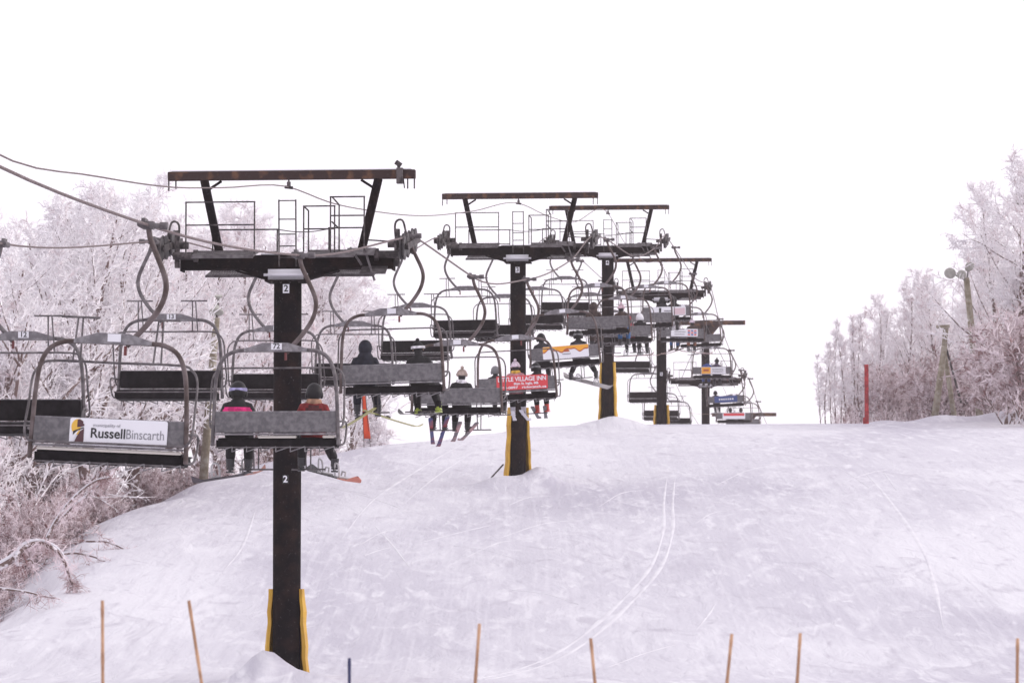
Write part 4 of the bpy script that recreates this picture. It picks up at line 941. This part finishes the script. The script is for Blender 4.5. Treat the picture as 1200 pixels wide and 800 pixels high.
# right-hand wood
sky_r = pchip([950, 965, 1000, 1040, 1060, 1080, 1110, 1140, 1160, 1180, 1195, 1230], [440, 400, 362, 348, 332, 315, 325, 298, 266, 222, 168, 145])
gr_ = 'frosted trees of the wood right of the slope'
RT = {'broad': 'broad bushy hoarfrosted tree in the wood right of the slope', 'tall': 'tall hoarfrosted tree with ascending branches in the wood right of the slope', 'slim': 'slender upright frosted sapling in the wood right of the slope'}
RL = {968: 'first thin frosted sapling at the left end of the right wood', 980: 'second thin frosted sapling from the left end of the right wood', 992: 'thin frosted sapling just left of the red marker post', 1003: 'thin upright sapling close to the left side of the red post',
      1016: 'sapling directly behind the red marker post', 1030: 'sapling just right of the red marker post', 1043: 'frosted tree between the red post and the timber prop, left one', 1060: 'frosted tree between the red post and the timber prop, middle one', 1080: 'frosted tree immediately left of the timber prop',
      1100: 'frosted tree directly behind the timber prop', 1122: 'broad frosted tree between the timber prop and the floodlight post', 1145: 'frosted tree behind the floodlight post', 1163: 'frosted tree just right of the floodlight post', 1183: 'tall airy frosted tree near the right edge, highest on that side',
      1203: 'broad frosted tree cut by the right edge of the picture', 1228: 'frosted tree whose branches reach in from beyond the right edge'}
for x, d, k, v_, dy in ((962, 204, 'sparse', 3, 6), (974, 198, 'sparse', 3, 10), (986, 203, 'sparse', 1, 12), (998, 206, 'sparse', 2, 8), (1010, 203, 'sparse', 0, 14), (1023, 200, 'sparse', 3, 4), (968, 200, 'sparse', 0, 0), (980, 205, 'sparse', 1, 0), (992, 196, 'sparse', 2, 0), (1003, 200, 'sparse', 0, 0), (1016, 208, 'sparse', 1, 0), (1030, 204, 'sparse', 2, 5), (1043, 212, 'tall', 0, 0), (1060, 205, 'tall', 1, 0),
                        (1080, 210, 'tall', 2, 0), (1100, 204, 'tall', 0, 10), (1122, 212, 'broad', 1, 15), (1145, 205, 'tall', 2, 0), (1163, 198, 'tall', 1, 0), (1183, 190, 'tall', 0, 0), (1203, 186, 'broad', 2, 20), (1228, 184, 'tall', 1, 20),
                         (1050, 228, 'broad', 1, 40), (1090, 226, 'broad', 2, 60), (1130, 224, 'broad', 0, 60), (1170, 215, 'broad', 1, 80), (1200, 200, 'broad', 2, 120), (1215, 195, 'tall', 2, 40)):
    X = (x-600)*d/F; zt = CZ+(YH-float(sky_r(x))-dy)*d/F; put_tree(k, v_, X, d, zt-gz(X, d), RL.get(x, 'thin see-through sapling among those around the red marker post' if k == 'sparse' else RT[k]), gr_)
for i in range(26):
    x = rng.uniform(1012, 1240); d = rng.uniform(191, 215); X = (x-600)*d/F
    put_tree('bush', i, X, d, rng.uniform(2.0, 4.2), ('frosted shrub between the red marker post and the timber prop' if x < 1090 else 'frosted shrub between the timber prop and the floodlight post' if x < 1145 else 'frosted shrub right of the floodlight post'), 'frosted shrubs on the right', 'shrub', 'shrub')
for i, (x, d) in enumerate(((1185, 172), (1210, 168), (1160, 184), (1200, 180), (1225, 176))):
    X = (x-600)*d/F; put_tree('bush', i, X, d, (4.6, 5.2, 3.0, 4.2, 5)[i], ('large frosted shrub on the snow bank, nearest one at the right edge', 'large frosted shrub cut by the right edge above the snow bank', 'small frosted shrub at the foot of the floodlight post', 'frosted shrub behind the nearest one on the right snow bank', 'frosted shrub reaching in from beyond the right edge over the bank')[i], 'large shrubs at the right edge', 'shrub', 'shrub')
# bent saplings and fallen branches on the bank
def bent(pxs, d, r, label, name='bent_sapling', cat='sapling', tw=60, seed=0):
    pts = smooth_path([PX(x, y, d+k_*dd) for k_, (x, y) in enumerate(pxs) for dd in (.15,)], 6)
    base = pts[0].copy(); root = empty(name, base); tag(root, label, cat, 'bent and fallen stems on the left bank')
    pts = [p-base for p in pts]; k = len(pts); m = MB(); m.tube(pts, [max(.008, r*(1-.8*i/k)) for i in range(k)], 7); m.build('stem', M_bark, root, smooth=True)
    m = MB(); m.tube([p+Vector((0, 0, r*.7)) for p in pts], [max(.006, r*.75*(1-.8*i/k)) for i in range(k)], 6); m.build('snow_cap', M_snowcap, root, smooth=True)
    rn = random.Random(seed); m = MB()
    for _ in range(tw):
        p = pts[rn.randint(k//4, k-1)]; q = Vector((rn.uniform(-.5, .5), rn.uniform(-.4, .4), rn.uniform(-.9, .35))).normalized()*rn.uniform(.12, .5)
        e_ = p+q; m.tube([p, p+q*.5+Vector((0, 0, .05)), e_], [.008, .007, .003], 4, cap=False)
        for _k in range(3): a_ = p.lerp(e_, rn.uniform(.2, .9)); m.tube([a_, a_+Vector((rn.uniform(-.2, .2), rn.uniform(-.1, .1), rn.uniform(-.2, .12)))], [.006, .003], 3, cap=False)
    m.build('twigs', M_brush, root)
bent([(-15, 672), (15, 655), (30, 640), (50, 637), (72, 650), (84, 680), (90, 690)], 96, .10, 'thick snow topped stem arching over at the left edge', tw=220, seed=1)
bent([(20, 650), (22, 662), (36, 656), (42, 667)], 96, .05, 'short hooked stem under the snow topped arch', tw=40, seed=2)
bent([(70, 650), (90, 648), (118, 655), (138, 667)], 103, .035, 'brown stem bending down onto the rim of the slope', tw=40, seed=3)
bent([(100, 634), (125, 635), (145, 643), (157, 650)], 106, .03, 'thin drooping stem just above the bent brown one', tw=40, seed=4)
bent([(-10, 688), (30, 693), (55, 699), (72, 702)], 94, .03, 'low branch lying out across the snow at the left edge', tw=30, seed=5)
bent([(55, 632), (66, 610), (85, 585), (110, 565), (130, 560)], 104, .05, 'long bare stem leaning up to the right through the brush', tw=60, seed=6)
bent([(65, 615), (90, 590), (118, 568), (150, 535)], 105, .04, 'long bare stem beside the other leaning one', tw=60, seed=7)
# undergrowth that nobody could count
def brush(name, n, xr, dr, hmax, off0, off1, seed):
    rn = np.random.RandomState(seed); A = []; B = []; RR = []
    tries = 0
    while len(A) < n and tries < n*6:
        tries += 1; d = rn.uniform(*dr); X = float(edge(d))-rn.uniform(off0, off1) if xr is None else (rn.uniform(*xr)-600)*d/F
        if xr is None and (X*F/d+600 < -30): continue
        z = gz(X, d); h = hmax*rn.uniform(.4, 1); q = np.array([rn.uniform(-.45, .45)*h, rn.uniform(-.3, .3)*h, h]); p = np.array([X, d, z-.05])
        A.append(p); B.append(p+q); RR.append(.016)
        for _ in range(9):
            t_ = rn.uniform(.2, .95); s0 = p+q*t_; l = h*.35*rn.uniform(.4, 1); s1 = s0+np.array([rn.uniform(-1, 1), rn.uniform(-.6, .6), rn.uniform(-.1, .9)])*l; A.append(s0); B.append(s1); RR.append(.013)
    A = np.array(A); B = np.array(B); rr_ = np.array(RR)[:, None]; D = B-A; D /= np.linalg.norm(D, axis=1, keepdims=True); X = np.cross(D, [[.13, .95, .27]]); X /= np.linalg.norm(X, axis=1, keepdims=True)+1e-9; Y = np.cross(D, X)
    v = np.stack([A+X*rr_, A+(-.5*X+.866*Y)*rr_, A+(-.5*X-.866*Y)*rr_, B], 1).reshape(-1, 3); k = np.arange(len(A))*4
    f = np.stack([np.stack([k, k+1, k+3], 1), np.stack([k+1, k+2, k+3], 1), np.stack([k+2, k, k+3], 1)], 1).reshape(-1, 3)
    me = bpy.data.meshes.new(name); me.vertices.add(len(v)); me.vertices.foreach_set('co', v.ravel()); me.loops.add(f.size); me.loops.foreach_set('vertex_index', f.ravel())
    me.polygons.add(len(f)); me.polygons.foreach_set('loop_start', np.arange(0, f.size, 3)); me.polygons.foreach_set('loop_total', np.full(len(f), 3)); me.update(); me.materials.append(M_brush)
    o = bpy.data.objects.new(name, me); COL.objects.link(o); return o
tag(brush('undergrowth', 30000, None, (84, 150), 1.5, 2.3, 15, 5), 'dense frosted undergrowth between the trees on the left bank', 'undergrowth', None, 'stuff')
tag(brush('undergrowth', 8000, (976, 1230), (190, 222), 1.1, 0, 0, 6), 'frosted undergrowth at the foot of the right hand wood', 'undergrowth', None, 'stuff')

# ------------------------------------------------------------------ lamp posts, timber prop, markers
M_wood = mat('weathered_wood', (.20, .17, .12), .9, 0, col2=(.36, .33, .27), mixlo=.4, mixhi=.65, vscale=5, bump=.4)
M_lamp = mat('lamp_housing', (.42, .42, .38), .5, 0, var=.1)
def lamp_post(base, top, r, label, heads):
    p = Vector(base); root = empty('lamp_post', p); tag(root, label, 'lamp post'); q = Vector(top)-p
    m = MB(); m.tube([Vector((0, 0, -.4)), q*.5, q], [r*1.15, r, r*.85], 14); m.build('post', M_wood, root, smooth=True)
    for hx, hy, hz_, s, tilt in heads:
        m = MB(); c = q+Vector((hx, hy, hz_)); m.lathe([(.02*s, .16*s), (.07*s, .15*s), (.11*s, .04*s), (.23*s, -.08*s), (.25*s, -.11*s), (.20*s, -.13*s), (.0, -.14*s)], 18)
        o = m.build('lamp_head', M_lamp, root, smooth=True, loc=c); o.rotation_euler = tilt
        m = MB(); m.tube([q-Vector((0, 0, .15)), q+Vector((hx*.6, hy*.6, hz_*.3)), c+Vector((0, 0, .05))], .03, 8); m.build('bracket', M_rail, root, smooth=True)
dL = 132; b0 = PX(236, 560, dL); b0.z = gz(b0.x, b0.y); lamp_post(b0, PX(253, 372, dL), .13, 'leaning wooden lamp post with a round lamp behind the nearest tower', [(.0, -.15, .25, 1.0, (R(-25), 0, 0)), (.05, .1, .66, .55, (R(-160), 0, 0))])
dR = 188; b1 = PX(1150, 497, dR); b1.z = gz(b1.x, b1.y); lamp_post(b1, PX(1134, 325, dR), .16, 'wooden lamp post with three floodlights in the right hand wood', [(-.75, -.1, .25, 1.1, (R(-60), R(20), 0)), (.1, -.1, .55, 1.0, (R(-50), R(-30), 0)), (-.25, -.2, .15, .9, (R(-70), 0, 0))])
b2 = PX(1212, 500, 186); b2.z = gz(b2.x, b2.y); lamp_post(b2, PX(1208, 235, 186), .16, 'lamp post at the right edge with only its lamp in the picture', [(-.35, -.1, .15, 1.3, (R(-60), R(40), 0))])
r = empty('timber_prop', (0, 0, 0)); b = PX(1100, 497, 186); r.location = (b.x, b.y, gz(b.x, b.y)); tag(r, 'wooden A shaped prop of leaning logs at the edge of the right wood', 'timber prop')
def rel(x, y, d=186): return PX(x, y, d)-r.location
m = MB(); m.tube([rel(1094, 500), rel(1108, 405)], [.17, .13], 12); m.build('log', M_wood, r, smooth=True)
m = MB(); m.tube([rel(1120, 498, 187), rel(1107, 408, 187)], [.13, .10], 12); m.build('log', M_wood, r, smooth=True)
m = MB(); m.tube([rel(1106, 420, 186.3), rel(1110, 381, 186.3)], [.13, .12], 12); m.bar(rel(1098, 383), rel(1114, 382), .12, .14); m.build('cap_post', M_wood, r)
m = MB(); m.tube([rel(1109, 405, 186.5), rel(1127, 472, 187)], [.05, .05], 8); m.build('cable_stay', M_rail, r)
rp_ = PX(1016, 496, 178); zb = gz(rp_.x, rp_.y); r = empty('marker_post', (rp_.x, rp_.y, zb)); tag(r, 'red square marker post standing on the brow at the right', 'marker post')
m = MB(); hh = CZ+(YH-427)*178/F-zb; m.box((0, 0, hh/2-.2), (.17, .17, hh+.4), bev=.01); m.build('post', mat('red_post', (.36, .03, .035), .7, var=.3), r)
m = MB(); m.box((-.11, 0, .1), (.1, .12, .35)); m.build('foot_block', mat('red_post', (.36, .03, .035)), r)
# orange gate banner
d = 150; pb = PX(431, 531, d); zb = gz(pb.x, pb.y); r = empty('slalom_gate', (pb.x, pb.y, zb)); tag(r, 'tall orange slalom gate banner between two thin rods behind the hooded skier', 'slalom gate')
def rl(x, y): return PX(x, y, d)-r.location
for a, b_ in (((427.5, 533), (424, 462)), ((436, 533), (428, 462))):
    m = MB(); p0 = rl(*a); p0.z = min(p0.z, -.05); m.cyl(p0, rl(*b_), .012, 6); m.build('rod', M_rail, r)
m = MB(); c_ = [rl(424, 464), rl(428, 464), rl(434.5, 514), rl(426.5, 514)]; n = 8
vs = []
for i in range(n+1):
    f = i/n; a = c_[0].lerp(c_[3], f); b_ = c_[1].lerp(c_[2], f)
    for j in range(5): p = a.lerp(b_, j/4); vs.append((p.x, p.y+.03*math.sin(j*1.6+i*.7), p.z))
m.add(vs, [(i*5+j, i*5+j+1, i*5+j+6, i*5+j+5) for i in range(n) for j in range(4)]); o = m.build('banner', mat('orange_cloth', (.85, .13, .05), .8, transl=.3), r, smooth=True)
so_ = o.modifiers.new('s', 'SOLIDIFY'); so_.thickness = .004
# bamboo stakes in front
M_bam = mat('bamboo', (.36, .20, .115), .6, 0, col2=(.55, .33, .2), vscale=6); M_navy = mat('navy_stake', (.03, .035, .10), .6)
for i, (xt, yt, xb, lab, mt) in enumerate(((121, 703, 122, 'upright bamboo stake, leftmost of the row along the bottom', M_bam), (222, 703, 237.5, 'bamboo stake leaning to the left, just left of the nearest tower', M_bam),
        (410, 770, 410, 'short dark navy stake right of the nearest tower foot', M_navy), (562, 730, 557, 'bamboo stake near the middle, leaning slightly right', M_bam), (692, 747, 697, 'bamboo stake right of the middle, leaning slightly left', M_bam),
        (857, 742, 851, 'left one of the two bamboo stakes standing close together on the right', M_bam), (937, 741, 933, 'right one of the two bamboo stakes standing close together', M_bam), (1191, 747, 1190, 'bamboo stake at the right edge of the picture', M_bam))):
    d = 27.5; top = PX(xt, yt, d); sl = (xb-xt)/(800-yt); zb = gz(top.x, d)-.15; yb = YH-(zb-CZ)*F/d; bot = PX(xt+sl*(yb-yt), yb, d)
    root = empty('stake', bot); tag(root, lab, 'stake', 'marker stakes along the bottom'); v_ = top-bot; m = MB(); ks = 26
    m.tube([v_*(k/ks) for k in range(ks+1)], [.0125*(1.16 if k % 5 == 0 else 1)*(1-.12*k/ks) for k in range(ks+1)], 10); m.build('cane', mt, root, smooth=False)
